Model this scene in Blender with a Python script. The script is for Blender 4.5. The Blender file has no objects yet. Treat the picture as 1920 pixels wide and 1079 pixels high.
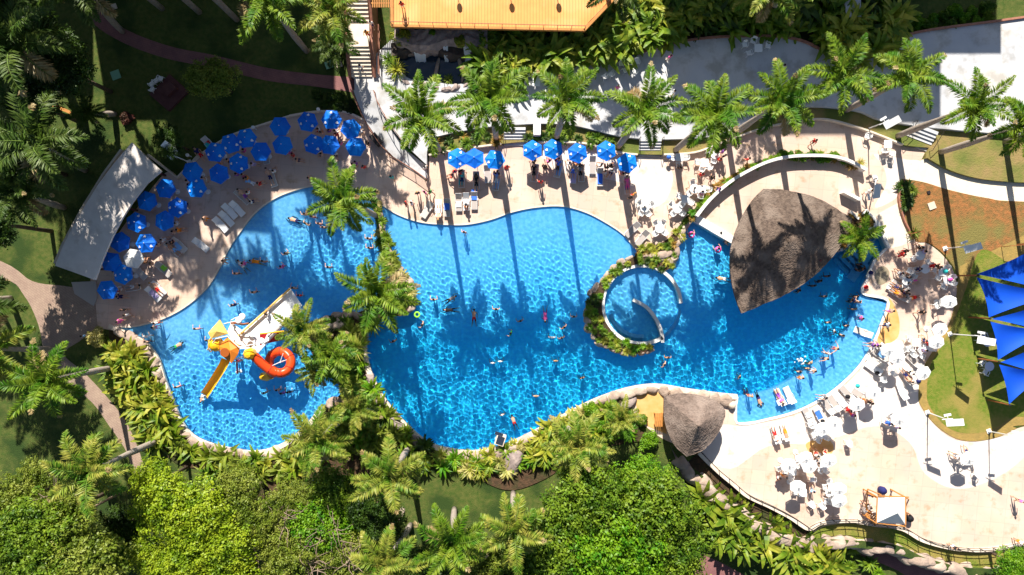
import bpy, math, random
import numpy as np
from mathutils import Vector, Matrix
from mathutils.geometry import delaunay_2d_cdt
sc = bpy.context.scene
COL = sc.collection
R = math.radians
rnd = random.Random(7)
# ------------------------------------------------------------------ camera, sky, sun, exposure
H, F = 67.0, 1280.0            # drone height in metres, focal length in 1920-px units
cam = bpy.data.cameras.new('camera'); cam.lens = 24; cam.sensor_width = 36; cam.clip_end = 2000
co = bpy.data.objects.new('camera', cam); COL.objects.link(co); co.location = (0, 0, H); sc.camera = co
SUN_EL = R(39); SUN_AZ = math.atan2(-.155, 1)
w = bpy.data.worlds.new("World"); sc.world = w; w.use_nodes = True
sky = w.node_tree.nodes.new('ShaderNodeTexSky'); sky.sky_type = 'NISHITA'; sky.sun_disc = False
sky.sun_elevation = SUN_EL; sky.sun_rotation = SUN_AZ
w.node_tree.links.new(sky.outputs[0], w.node_tree.nodes['Background'].inputs[0])
w.node_tree.nodes['Background'].inputs[1].default_value = .05
sd = Vector((-.155, 1, 0)).normalized()*math.cos(SUN_EL) + Vector((0, 0, math.sin(SUN_EL)))
sl = bpy.data.lights.new('sun', 'SUN'); sl.energy = 5; sl.angle = R(.5); sl.color = (1, .94, .84)
so = bpy.data.objects.new('sun', sl); COL.objects.link(so); so.rotation_euler = sd.to_track_quat('Z', 'Y').to_euler()
sl.cycles.is_caustics_light = True
sc.view_settings.view_transform = 'Standard'; sc.view_settings.look = 'None'
sc.view_settings.gamma = 1; sc.view_settings.exposure = .92
sc.cycles.max_bounces = 8; sc.cycles.transparent_max_bounces = 12
sc.cycles.use_denoising = True

def W(px, py, z=0.0):
    return Vector(((px-960)*(H-z)/F, (540-py)*(H-z)/F, z))
# ------------------------------------------------------------------ materials
def mat(name, c, rough=.8, c2=None, s=1.0, bump=0, bs=8, c3=None, s3=.15, spec=.3, metal=0, trans=0, lo=.35, hi=.65, det=4):
    m = bpy.data.materials.new(name); m.use_nodes = True; nt = m.node_tree; b = nt.nodes['Principled BSDF']
    b.inputs['Base Color'].default_value = (*c, 1); b.inputs['Roughness'].default_value = rough
    b.inputs['Specular IOR Level'].default_value = spec; b.inputs['Metallic'].default_value = metal
    m.diffuse_color = (*c, 1)
    geo = None
    def noise(sc_, d=det):
        nonlocal geo
        if geo is None: geo = nt.nodes.new('ShaderNodeNewGeometry')
        n = nt.nodes.new('ShaderNodeTexNoise'); n.inputs['Scale'].default_value = sc_; n.inputs['Detail'].default_value = d
        nt.links.new(geo.outputs['Position'], n.inputs['Vector']); return n
    def mixc(a, cb, n, l, h):
        r = nt.nodes.new('ShaderNodeMapRange'); r.inputs[1].default_value = l; r.inputs[2].default_value = h
        nt.links.new(n.outputs['Fac'], r.inputs[0])
        x = nt.nodes.new('ShaderNodeMix'); x.data_type = 'RGBA'
        nt.links.new(r.outputs[0], x.inputs[0])
        if hasattr(a, 'links'): nt.links.new(a, x.inputs[6])
        else: x.inputs[6].default_value = (*a, 1)
        x.inputs[7].default_value = (*cb, 1); return x.outputs[2]
    cc = c
    if c2 is not None: cc = mixc(cc, c2, noise(s), lo, hi)
    if c3 is not None: cc = mixc(cc, c3, noise(s3), .48, .62)
    if cc is not c: nt.links.new(cc, b.inputs['Base Color'])
    if bump:
        bp = nt.nodes.new('ShaderNodeBump'); bp.inputs['Strength'].default_value = bump; bp.inputs['Distance'].default_value = .1
        nt.links.new(noise(bs, 3).outputs['Fac'], bp.inputs['Height']); nt.links.new(bp.outputs[0], b.inputs['Normal'])
    if trans:
        t = nt.nodes.new('ShaderNodeBsdfTranslucent'); mx = nt.nodes.new('ShaderNodeMixShader'); mx.inputs[0].default_value = trans
        if cc is not c: nt.links.new(cc, t.inputs[0])
        else: t.inputs[0].default_value = (*c, 1)
        nt.links.new(b.outputs[0], mx.inputs[1]); nt.links.new(t.outputs[0], mx.inputs[2])
        nt.links.new(mx.outputs[0], nt.nodes['Material Output'].inputs[0])
    return m
def joints(m, sx, sy, dark=.8, w_=.012, ang=0, off=.5):
    """tile / board joints multiplied into a material's own colour"""
    nt = m.node_tree; b = nt.nodes['Principled BSDF']; geo = nt.nodes.new('ShaderNodeNewGeometry')
    mp = nt.nodes.new('ShaderNodeMapping'); mp.inputs['Rotation'].default_value = (0, 0, ang)
    nt.links.new(geo.outputs['Position'], mp.inputs['Vector'])
    br = nt.nodes.new('ShaderNodeTexBrick'); br.inputs['Color1'].default_value = (1, 1, 1, 1); br.inputs['Color2'].default_value = (.93, .93, .93, 1)
    br.inputs['Mortar'].default_value = (dark, dark, dark, 1); br.inputs['Scale'].default_value = 1; br.inputs['Mortar Size'].default_value = w_
    br.inputs['Brick Width'].default_value = sx; br.inputs['Row Height'].default_value = sy; br.offset = off
    nt.links.new(mp.outputs[0], br.inputs['Vector'])
    mx = nt.nodes.new('ShaderNodeMix'); mx.data_type = 'RGBA'; mx.blend_type = 'MULTIPLY'; mx.inputs[0].default_value = 1
    l = b.inputs['Base Color'].links
    if l: nt.links.new(l[0].from_socket, mx.inputs[6])
    else: mx.inputs[6].default_value = b.inputs['Base Color'].default_value
    nt.links.new(br.outputs['Color'], mx.inputs[7]); nt.links.new(mx.outputs[2], b.inputs['Base Color']); return m
M = {}
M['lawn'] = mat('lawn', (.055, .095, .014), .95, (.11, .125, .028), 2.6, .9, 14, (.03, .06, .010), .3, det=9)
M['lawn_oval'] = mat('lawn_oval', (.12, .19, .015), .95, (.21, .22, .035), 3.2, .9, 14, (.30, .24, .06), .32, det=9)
M['dry_rim'] = mat('dry_rim', (.36, .24, .07), .95, (.28, .20, .06), 2.0, .5, 9)
M['dry_lawn'] = mat('dry_lawn', (.36, .15, .05), .95, (.20, .12, .04), 2.4, .9, 12, (.20, .17, .05), .28, det=9)
M['grass_r'] = mat('grass_r', (.20, .19, .05), .95, (.28, .20, .08), .9, .6, 7, (.12, .15, .03), .3)
M['soil'] = mat('soil', (.10, .055, .03), .95, (.05, .035, .018), 2.5, .8, 6, (.045, .05, .015), .5)
M['deck'] = mat('deck', (.70, .50, .385), .75, (.63, .47, .385), .5, .05, 12, (.72, .565, .465), .16, det=8)
M['deck_pale'] = mat('deck_pale', (.72, .62, .555), .75, (.76, .68, .62), .5, .05, 12)
M['deck_wet'] = mat('deck_wet', (.66, .34, .10), .4, (.70, .44, .18), 1.2)
M['deck_damp'] = mat('deck_damp', (.30, .25, .17), .4, (.38, .32, .23), 1.5)
def stain(m, c, sc_, l, h):
    nt = m.node_tree; b = nt.nodes['Principled BSDF']; geo = nt.nodes.new('ShaderNodeNewGeometry'); n = nt.nodes.new('ShaderNodeTexNoise'); n.inputs['Scale'].default_value = sc_; n.inputs['Detail'].default_value = 8; n.inputs['Roughness'].default_value = .62
    nt.links.new(geo.outputs['Position'], n.inputs['Vector']); r = nt.nodes.new('ShaderNodeMapRange'); r.inputs[1].default_value = l; r.inputs[2].default_value = h; nt.links.new(n.outputs['Fac'], r.inputs[0])
    x = nt.nodes.new('ShaderNodeMix'); x.data_type = 'RGBA'; x.blend_type = 'MULTIPLY'; x.inputs[7].default_value = (*c, 1); nt.links.new(r.outputs[0], x.inputs[0])
    nt.links.new(b.inputs['Base Color'].links[0].from_socket, x.inputs[6]); nt.links.new(x.outputs[2], b.inputs['Base Color'])
stain(M['deck'], (.80, .72, .62), .9, .54, .68); stain(M['deck_pale'], (.84, .76, .66), .9, .56, .7)
joints(M['deck'], 1.4, 1.4, .80, .018, .1, 0); joints(M['deck_pale'], 1.4, 1.4, .95, .01, .1, 0)
M['terrace'] = mat('terrace', (.60, .60, .61), .8, (.50, .51, .54), .5, .05, 12, (.64, .62, .60), .25, det=9)
joints(M['terrace'], 3, 3, .88, .008, -.2, 0)
M['walk'] = mat('walk', (.80, .70, .56), .8, (.72, .62, .50), 1.2, .05, 12)
M['brick_path'] = joints(mat('brick_path', (.40, .29, .22), .9, (.33, .23, .18), 1.1, .1, 12), .4, .2, .75, .02, .6)
M['red_path'] = joints(mat('red_path', (.28, .13, .12), .9, (.22, .10, .10), 1.1, .1, 12), .4, .2, .8, .02, .3)
M['coping'] = mat('coping', (.78, .68, .56), .7, (.70, .58, .46), 2)
M['white_wall'] = mat('white_wall', (.82, .80, .76), .7, (.74, .72, .68), 1.5)
M['tile'] = joints(mat('tile', (.42, .69, .96), .35, (.30, .58, .92), 3.0, det=6, lo=.42, hi=.58), .3, .3, .9, .01, 0, 0)
M['tile_pale'] = joints(mat('tile_pale', (.52, .70, .92), .35, (.38, .58, .88), 3.0, det=6, lo=.42, hi=.58), .3, .3, .9, .01, 0, 0)
def paint_depth_tint(m, c, z0, z1):  # light the water absorbs with depth is painted into the tile colour
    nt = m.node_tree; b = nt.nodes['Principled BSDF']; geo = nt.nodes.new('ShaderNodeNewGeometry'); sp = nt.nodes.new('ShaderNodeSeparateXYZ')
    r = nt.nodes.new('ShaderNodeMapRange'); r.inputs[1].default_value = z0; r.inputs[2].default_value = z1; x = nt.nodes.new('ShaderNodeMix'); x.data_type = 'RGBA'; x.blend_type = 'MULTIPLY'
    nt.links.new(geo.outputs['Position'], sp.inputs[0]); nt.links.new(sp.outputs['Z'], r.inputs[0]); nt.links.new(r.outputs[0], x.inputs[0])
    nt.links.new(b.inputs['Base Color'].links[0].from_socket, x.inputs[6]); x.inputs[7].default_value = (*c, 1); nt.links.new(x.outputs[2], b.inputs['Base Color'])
paint_depth_tint(M['tile'], (.10, .93, 1), -.35, -1.35); paint_depth_tint(M['tile_pale'], (.35, .85, 1), -.3, -.9)
M['navy_tile'] = mat('navy_tile', (.02, .10, .38), .3)
M['rock'] = mat('rock', (.42, .31, .24), .9, (.30, .23, .19), 1.8, .8, 4, (.50, .40, .32), .7)
M['rock_grey'] = mat('rock_grey', (.36, .29, .26), .9, (.24, .19, .18), 2, .9, 4)
M['blue_fab'] = mat('blue_fabric', (.002, .25, .95), .65, (.004, .17, .86), .45, trans=.25, det=0)
M['sail'] = mat('sail_fabric', (.002, .075, .60), .7, (.002, .09, .68), .4, trans=.15)
M['white_fab'] = mat('white_fabric', (.86, .85, .83), .7, trans=.1)
M['white'] = mat('white_plastic', (.84, .84, .83), .4, spec=.5)
M['wmetal'] = mat('white_metal', (.80, .80, .80), .35)
M['grey'] = mat('grey_mesh', (.44, .39, .36), .7); M['beige'] = mat('beige_mesh', (.62, .56, .50), .7)
M['dark'] = mat('dark_metal', (.03, .025, .025), .4); M['steel'] = mat('steel', (.5, .5, .52), .25, metal=1)
M['rust'] = mat('painted_rail', (.42, .19, .12), .6, (.30, .13, .09), 3)
M['wood'] = joints(mat('deck_wood', (.86, .37, .10), .6, (.80, .33, .085), 1.2, c3=(.90, .43, .15), s3=.3), 40, .28, .66, .03, math.pi/2, 0)
M['wood_s'] = mat('slat_wood', (.55, .24, .06), .6, (.45, .19, .05), 3)
M['wood_d'] = mat('dark_wood', (.10, .035, .035), .7, (.13, .05, .045), 2)
M['pole_wood'] = mat('pole_wood', (.36, .13, .04), .6, (.28, .10, .04), 3)
M['yellow'] = mat('yellow_plastic', (.93, .50, .02), .35); M['orange'] = mat('orange_plastic', (.88, .26, .03), .35)
M['ycream'] = mat('pale_yellow_roof', (.88, .56, .16), .45, (.82, .50, .12), 3)
M['red'] = mat('red_plastic', (.80, .075, .015), .3); M['redm'] = mat('red_metal', (.45, .02, .03), .4)
M['hole'] = mat('brown_opening', (.33, .08, .01), .6)
M['thatch'] = mat('thatch', (.185, .135, .105), .95, (.10, .072, .058), 3.5, 1.0, 9, (.24, .185, .15), .6, det=6)
M['thatch_g'] = mat('thatch_grey', (.235, .175, .145), .95, (.14, .105, .088), 3.5, 1.0, 9, (.29, .225, .19), .6, det=6)
M['pale_roof'] = mat('pale_roof', (.78, .72, .68), .8, (.68, .62, .58), .9, det=8)
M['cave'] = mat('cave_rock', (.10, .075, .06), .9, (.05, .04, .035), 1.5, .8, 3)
M['foam'] = mat('foam', (.85, .9, .92), .6, trans=.3)
M['plaster'] = mat('plaster', (.62, .55, .46), .85, (.56, .50, .42), .5)
M['glass'] = mat('window_glass', (.03, .05, .07), .1, spec=.8)
M['green_box'] = mat('green_box', (.20, .42, .28), .6); M['cover'] = mat('concrete_cover', (.62, .52, .42), .8)
M['trunk'] = mat('palm_bark', (.40, .34, .29), .9, (.30, .25, .21), 5, .4, 10)
M['bark'] = mat('bark', (.16, .11, .075), .9, (.10, .075, .05), 4, .6, 8)
M['twig'] = mat('twig', (.26, .19, .14), .9)
M['shaft'] = mat('palm_shaft', (.16, .26, .04), .5)
def leafm(n, a, b, c3=None, s=1.3, tr=.3): return mat(n, a, .5, b, s, trans=tr, c3=c3, s3=.8, spec=.35, det=3)
M['palm'] = leafm('palm_leaf', (.13, .26, .008), (.27, .33, .03), (.06, .18, .006), 1.6)
M['palm_y'] = leafm('palm_leaf_pale', (.20, .29, .02), (.40, .38, .07), (.09, .21, .01), 1.4)
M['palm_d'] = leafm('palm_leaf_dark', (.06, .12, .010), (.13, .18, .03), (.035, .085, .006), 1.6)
M['lf_lime'] = leafm('leaf_lime', (.25, .36, .010), (.36, .44, .02), (.15, .26, .006))
M['lf_green'] = leafm('leaf_green', (.12, .225, .012), (.23, .33, .02), (.06, .14, .006))
M['lf_olive'] = leafm('leaf_olive', (.19, .26, .025), (.30, .34, .05), (.11, .17, .01))
M['lf_bright'] = leafm('leaf_bright', (.13, .30, .008), (.22, .38, .012), (.06, .22, .004))
M['dry_frond'] = leafm('dry_frond', (.42, .30, .12), (.52, .42, .22), (.30, .20, .08), 2)
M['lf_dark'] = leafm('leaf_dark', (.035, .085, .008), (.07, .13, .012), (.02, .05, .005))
M['banana'] = leafm('banana_leaf', (.14, .25, .010), (.30, .33, .03), (.07, .15, .006), 1.2)
M['banana_y'] = leafm('banana_leaf_yellow', (.28, .33, .02), (.48, .44, .06), (.13, .22, .008), 1.4)
M['croton'] = leafm('croton_leaf', (.30, .20, .03), (.42, .24, .05), (.12, .14, .02), 2.5)
M['cream_lf'] = leafm('cream_leaf', (.50, .46, .12), (.62, .55, .22), (.25, .28, .05), 3)
M['pink_lf'] = leafm('pink_flower', (.50, .05, .10), (.60, .15, .2), (.10, .12, .02), 3)
M['red_lf'] = leafm('red_leaf', (.22, .06, .05), (.32, .12, .09), (.10, .05, .03), 3)
CL = dict(red=(.72, .02, .02), navy=(.015, .02, .12), black=(.012, .012, .015), white=(.82, .82, .82), pink=(.85, .12, .40), green=(.03, .45, .10),
          orange=(.85, .28, .02), blue=(.05, .18, .75), purple=(.30, .08, .45), teal=(.03, .50, .50), grey=(.25, .25, .27), lilac=(.55, .45, .72),
          lime=(.30, .75, .05), skyblue=(.25, .50, .85), brown=(.13, .06, .03), yellow=(.85, .6, .1))
stain(M['terrace'], (.72, .70, .66), .5, .52, .66); stain(M['pale_roof'], (.78, .74, .70), .7, .54, .7)
for k, v in CL.items(): M['c_'+k] = mat('cloth_'+k, v, .8)
SK = [mat('skin_%s' % n, c, .55) for n, c in (('fair', (.62, .36, .24)), ('tan', (.48, .24, .14)), ('brown', (.27, .13, .075)))]
HR = dict(dark=mat('hair_dark', (.012, .009, .008), .6), brown=mat('hair_brown', (.07, .035, .02), .6), blond=mat('hair_blond', (.40, .25, .10), .6), cap=M['c_white'])
# ------------------------------------------------------------------ mesh builder
class MB:
    def __init__(s): s.v = []; s.f = []; s.m = []
    def add(s, v, f, mi=0):
        o = len(s.v); s.v += [tuple(p) for p in v]; s.f += [tuple(i+o for i in q) for q in f]; s.m += [mi]*len(f); return s
    def box(s, c, d, rz=0, mi=0, M4=None):
        x, y, z = d[0]/2, d[1]/2, d[2]/2; ca, sa = math.cos(rz), math.sin(rz)
        v = []
        for k in (-z, z):
            for a, b in ((-x, -y), (x, -y), (x, y), (-x, y)):
                p = Vector((a*ca-b*sa, a*sa+b*ca, k))
                if M4 is not None: p = M4 @ p
                v.append((p.x+c[0], p.y+c[1], p.z+c[2]))
        return s.add(v, [(3, 2, 1, 0), (4, 5, 6, 7), (0, 1, 5, 4), (1, 2, 6, 5), (2, 3, 7, 6), (3, 0, 4, 7)], mi)
    def tube(s, P, r, n=8, mi=0, cap=True, closed=False):
        P = [Vector(p) for p in P]; k = len(P)
        if not hasattr(r, '__len__'): r = [r]*k
        v = []; up = None
        for i, p in enumerate(P):
            a = P[i-1] if (i or closed) else P[0]; b = P[(i+1) % k] if (i < k-1 or closed) else P[-1]
            t = (b-a).normalized()
            if up is None: up = t.orthogonal().normalized()
            up = (up-t*up.dot(t)).normalized(); q = t.cross(up)
            for j in range(n):
                an = 2*math.pi*j/n; v.append(p+(up*math.cos(an)+q*math.sin(an))*r[i])
        f = [(i*n+j, i*n+(j+1) % n, ((i+1) % k)*n+(j+1) % n, ((i+1) % k)*n+j) for i in range(k if closed else k-1) for j in range(n)]
        if cap and not closed: f += [tuple(range(n-1, -1, -1)), tuple((k-1)*n+j for j in range(n))]
        return s.add(v, f, mi)
    def prism(s, poly, z0, z1, mi=0):
        a = sum(poly[i-1][0]*poly[i][1]-poly[i][0]*poly[i-1][1] for i in range(len(poly)))
        if a < 0: poly = poly[::-1]
        n = len(poly); v = [(p[0], p[1], z0) for p in poly]+[(p[0], p[1], z1) for p in poly]
        return s.add(v, [tuple(range(n-1, -1, -1)), tuple(range(n, 2*n))]+[(i, (i+1) % n, n+(i+1) % n, n+i) for i in range(n)], mi)
    def lathe(s, prof, n=16, c=(0, 0, 0), mi=0, sx=1, sy=1):
        v = [(c[0]+r*math.cos(2*math.pi*j/n)*sx, c[1]+r*math.sin(2*math.pi*j/n)*sy, c[2]+z) for r, z in prof for j in range(n)]
        f = [(i*n+j, i*n+(j+1) % n, (i+1)*n+(j+1) % n, (i+1)*n+j) for i in range(len(prof)-1) for j in range(n)]
        return s.add(v, f, mi)
    def mesh(s, name, mats, smooth=False):
        me = bpy.data.meshes.new(name); me.from_pydata(s.v, [], s.f)
        for m in (mats if isinstance(mats, (list, tuple)) else [mats]): me.materials.append(m)
        if any(s.m): me.polygons.foreach_set('material_index', s.m)
        if smooth: me.shade_smooth()
        me.update(); return me
def quads_mesh(name, V, mats, mi=None):
    """V: (n,4,3) array of loose leaf quads"""
    n = len(V); me = bpy.data.meshes.new(name); me.vertices.add(n*4); me.vertices.foreach_set('co', V.astype(np.float32).ravel())
    me.loops.add(n*4); me.loops.foreach_set('vertex_index', np.arange(n*4, dtype=np.int32))
    me.polygons.add(n); me.polygons.foreach_set('loop_start', np.arange(0, n*4, 4, dtype=np.int32)); me.polygons.foreach_set('loop_total', np.full(n, 4, dtype=np.int32))
    for m in (mats if isinstance(mats, (list, tuple)) else [mats]): me.materials.append(m)
    if mi is not None: me.polygons.foreach_set('material_index', mi.astype(np.int32))
    me.update(); me.validate(); return me
# ------------------------------------------------------------------ things, parts, labels
LAND = {'red spiral slide': (525, 680), 'yellow open slide': (405, 710), 'long white bar roof': (190, 400), 'lone white umbrella': (249, 487),
        'round wading basin': (1203, 572), 'big thatched roof': (1475, 455), 'small thatched hut': (1300, 800), 'white pyramid canopy': (1670, 960),
        'blue deck stairs': (965, 258), 'narrow deck stairs': (1215, 275), 'curved ramp railing': (765, 320), 'pool divide palm': (650, 380),
        'divide bend palm': (710, 550), 'curved plaza wall': (1450, 300), 'corner planter palm': (1600, 440), 'blue shade sails': (1880, 620),
        'orange wet patch': (1655, 600), 'grotto waterfalls': (830, 110), 'orange wooden deck': (930, 20), 'oval lawn': (1800, 770), 'pale pool corner': (1382, 793),
        'rock spur': (1240, 475), 'long staircase': (685, 80), 'brick plaza': (120, 590), 'dark wooden platform': (320, 170), 'striped deck stairs': (1720, 255),
        'slatted tower ramp': (510, 590), 'water spout basin': (940, 860), 'boulder garden wall': (1500, 990), 'sunken red path': (1700, 1050),
        'round plaza': (1715, 530), 'walkway bend': (1650, 250), 'lime tree crown': (370, 960), 'glossy tree crown': (1150, 990),
        'grassy clearing': (820, 930), 'brick garden path': (200, 740), 'beach edge tip': (1010, 390), 'raked lounger row': (1550, 770), 'shallow pool ledge': (1540, 700)}
LAB = []; NOGROUP = {}
def near(px, py, n=1):
    return sorted(LAND, key=lambda k: (LAND[k][0]-px)**2+(LAND[k][1]-py)**2)[:n]
def link(name, data, parent=None, over=None):
    o = bpy.data.objects.new(name, data); COL.objects.link(o)
    if parent is not None: o.parent = parent
    if over and data:
        for i, m in over.items():
            if i < len(o.material_slots): o.material_slots[i].link = 'OBJECT'; o.material_slots[i].material = m
    return o
def attach(parent, parts, over=None):
    for p in parts:
        pn, me = p[0], p[1]; ov = over.get(pn) if over else None
        o = link(pn, me, parent, ov)
        if len(p) > 2: attach(o, p[2], over)
def thing(name, cat, base, parts, loc, rz=0, sc_=1, group=None, over=None, label=None):
    """a top-level thing: one mesh, or an Empty that parents its parts. base = look; the place is added at the end"""
    if isinstance(parts, bpy.types.Mesh): o = link(name, parts, None, over.get(name) if over else None)
    else: o = link(name, None); o.empty_display_size = .2; attach(o, parts, over)
    o.location = loc; o.rotation_euler = (0, 0, rz)
    o.scale = (sc_,)*3 if not hasattr(sc_, '__len__') else sc_
    o['category'] = cat
    if group: o['group'] = group
    if label: o['label'] = label
    else:
        z = loc[2]; LAB.append((o, base, 960+loc[0]*F/(H-z), 540-loc[1]*F/(H-z)))
    return o
ORD = ['first', 'second', 'third', 'fourth', 'fifth', 'sixth', 'seventh', 'eighth', 'ninth', 'tenth', 'eleventh', 'twelfth', 'thirteenth', 'fourteenth', 'fifteenth', 'sixteenth',
       'seventeenth', 'eighteenth', 'nineteenth', 'twentieth']
ORD += ['twenty-'+x for x in ORD[:9]]+['thirtieth']+['thirty-'+x for x in ORD[:9]]
def finish_labels():
    SH = {'lone palm over pool divide': 'palm over pool divide', 'feathery palm at divide bend': 'divide bend palm', 'lone white umbrella': 'lone white umbrella'}
    g = {}
    for o, b, px, py in LAB: g.setdefault((b, near(px, py)[0]), []).append((o, px, py))
    for (b, l), L in g.items():
        lx, ly = LAND[l]; L.sort(key=lambda t: (t[1]-lx)**2+(t[2]-ly)**2)
        for i, (o, px, py) in enumerate(L):
            o['label'] = b+' by the '+l if len(L) == 1 else '%s, %s out from the %s' % (b, ORD[min(i, len(ORD)-1)], l)
def struct(name, me, loc=(0, 0, 0), kind='structure'):
    o = link(name, me); o.location = loc; o['kind'] = kind; return o
# ------------------------------------------------------------------ outlines in photo pixels -> world
def sm(P, k=5, closed=True):
    """Catmull-Rom through px points; a third value marks a sharp corner"""
    n = len(P); out = []
    for i in range(n if closed else n-1):
        p1, p2 = P[i], P[(i+1) % n]
        p0 = P[i-1] if (i or closed) else P[i]; p3 = P[(i+2) % n] if (i+2 < n or closed) else P[(i+1) % n]
        if len(p1) > 2: p0 = p1
        if len(p2) > 2: p3 = p2
        for j in range(k):
            t = j/k
            out.append(tuple(.5*(2*p1[a]+(p2[a]-p0[a])*t+(2*p0[a]-5*p1[a]+4*p2[a]-p3[a])*t*t+(3*p1[a]-p0[a]-3*p2[a]+p3[a])*t**3) for a in (0, 1)))
    if not closed: out.append(P[-1][:2])
    return out
def wp(P, z=0): return [W(x, y, z) for x, y in P]
def pip(X, Y, poly):
    c = np.zeros(len(X), bool); n = len(poly)
    for i in range(n):
        x1, y1 = poly[i-1][0], poly[i-1][1]; x2, y2 = poly[i][0], poly[i][1]
        if y1 == y2: continue
        c ^= ((y1 > Y) != (y2 > Y)) & (X < (x2-x1)*(Y-y1)/(y2-y1)+x1)
    return c
def dpl(X, Y, line):
    d = np.full(len(X), 1e9)
    for (x1, y1), (x2, y2) in zip(line[:-1], line[1:]):
        dx, dy = x2-x1, y2-y1; t = np.clip(((X-x1)*dx+(Y-y1)*dy)/(dx*dx+dy*dy+1e-9), 0, 1)
        d = np.minimum(d, np.hypot(X-x1-t*dx, Y-y1-t*dy))
    return d
# ------------------------------------------------------------------ ground plan
WL = -.10      # water level
LP = sm([(205, 612, 1), (250, 613), (300, 600), (345, 577), (385, 543), (410, 505), (428, 468), (450, 435), (478, 400), (512, 374), (550, 358), (592, 349), (650, 350), (690, 366, 1),
         (702, 400), (708, 440), (718, 480), (735, 520), (715, 560), (668, 588), (610, 594), (575, 615), (583, 660), (612, 700), (640, 735), (600, 770), (572, 805), (530, 836), (480, 850), (420, 842),
         (370, 825), (342, 798), (325, 760), (308, 715), (295, 675), (272, 645), (240, 628)])
CP = sm([(716, 384, 1), (745, 402), (785, 416), (830, 421), (875, 421), (920, 412), (960, 398), (1005, 389), (1055, 387), (1100, 399), (1140, 420), (1170, 441), (1188, 462), (1195, 478, 1),
         (1192, 500, 1), (1262, 500, 1), (1270, 465), (1284, 430), (1300, 408, 1), (1375, 452, 1), (1470, 462, 1), (1572, 474, 1), (1612, 438, 1), (1644, 420, 1), (1663, 466, 1), (1640, 490), (1625, 525), (1618, 551, 1),
         (1664, 564, 1), (1655, 602), (1636, 648), (1608, 692), (1560, 736), (1505, 768), (1445, 786), (1382, 794, 1), (1382, 745, 1), (1350, 742), (1290, 734), (1230, 725), (1180, 731), (1135, 745),
         (1095, 762), (1050, 786), (1010, 808), (970, 828), (930, 843), (885, 850), (840, 845), (800, 832), (765, 803), (730, 765), (706, 728), (690, 690), (683, 650), (690, 612), (720, 596), (765, 590), (778, 560), (762, 528), (745, 490), (730, 455), (720, 420)])
LEDGE = sm([(1382, 745, 1), (1440, 733), (1492, 708), (1530, 681), (1568, 645), (1596, 606), (1612, 560, 1), (1618, 551, 1), (1664, 564, 1), (1655, 602), (1636, 648), (1608, 692), (1560, 736), (1505, 768), (1445, 786), (1382, 794, 1)])
PLR = sm([(1195, 478, 1), (1160, 500), (1130, 525), (1106, 558), (1101, 600), (1116, 632), (1148, 654), (1203, 666, 1), (1228, 650, 1), (1203, 647), (1165, 638), (1136, 605), (1129, 570), (1142, 530), (1175, 502), (1210, 497), (1245, 508), (1262, 500, 1), (1250, 486, 1)])
POND = sm([(742, 108), (800, 95), (870, 92), (915, 100), (910, 140), (880, 158), (850, 163), (810, 157), (765, 150)])
DECK = sm([(178, 560, 1), (170, 520), (200, 470), (250, 400), (310, 325), (335, 335, 1), (376, 292, 1), (430, 258), (480, 240), (545, 219), (600, 211), (650, 213), (686, 228), (715, 272), (745, 302), (800, 340, 1),
           (805, 293, 1), (865, 282), (940, 272), (1000, 268), (1100, 272), (1160, 288), (1240, 292), (1300, 288), (1345, 272), (1420, 245), (1480, 232), (1540, 226), (1600, 240), (1650, 258), (1690, 274), (1738, 279, 1),
           (1727, 302, 1), (1690, 338, 1), (1683, 370), (1692, 410), (1712, 450), (1740, 458), (1768, 480), (1788, 510), (1794, 545), (1788, 580), (1776, 615), (1762, 640), (1742, 670), (1724, 705), (1720, 745), (1735, 775),
           (1760, 803), (1795, 824), (1835, 828), (1875, 819), (1905, 805), (1935, 797, 1), (2300, 780, 1), (2300, 980, 1), (1925, 1018, 1), (1850, 1031), (1790, 1029), (1730, 1014), (1690, 992), (1640, 984), (1590, 977), (1540, 981),
           (1515, 992), (1480, 970), (1440, 949), (1400, 930), (1370, 905), (1340, 880), (1310, 850), (1240, 822), (1188, 775), (1186, 728, 1), (1225, 700, 1), (1382, 700, 1), (1560, 690, 1), (1600, 560, 1), (1560, 440, 1), (1400, 440, 1), (1265, 500, 1),
           (1215, 470, 1), (1190, 470, 1), (1100, 460, 1), (1000, 420, 1), (830, 450, 1), (716, 400, 1), (640, 400, 1), (500, 440, 1), (300, 640, 1), (183, 615, 1)])
TERR = sm([(664, 140, 1), (750, 60, 1), (930, 60, 1), (985, 118), (1060, 118), (1190, 104), (1250, 85), (1330, 72), (1440, 69), (1500, 77), (1540, 95), (1620, 92), (1680, 72), (1740, 58), (1860, 42), (1925, 33, 1), (2300, -20, 1), (2300, 250, 1),
           (1925, 264, 1), (1820, 256), (1750, 247), (1690, 243), (1650, 232), (1600, 214), (1560, 212), (1500, 208, 1), (1400, 238), (1340, 262), (1240, 268), (1160, 262), (1060, 241), (985, 238), (945, 242), (870, 252), (808, 268), (800, 310, 1), (745, 255), (700, 185, 1), (664, 175, 1)])
RAMP = [(664, 172), (672, 195), (686, 228), (715, 272), (745, 302), (800, 338), (800, 312), (760, 280), (735, 245), (712, 205), (702, 172)]
STRIP = sm([(805, 262, 1), (870, 248), (945, 238), (1060, 236), (1160, 258), (1240, 264), (1340, 257), (1400, 232), (1500, 204), (1600, 210), (1650, 228), (1750, 243), (1925, 258, 1), (2300, 258, 1), (2300, 345, 1), (1925, 343), (1840, 338), (1780, 322), (1735, 302, 1), (1738, 279, 1),
            (1690, 274), (1650, 258), (1600, 240), (1540, 226), (1480, 232), (1420, 245), (1345, 272), (1300, 288), (1240, 292), (1160, 288), (1100, 272), (1000, 268), (940, 272), (865, 282), (805, 293, 1)])
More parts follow.
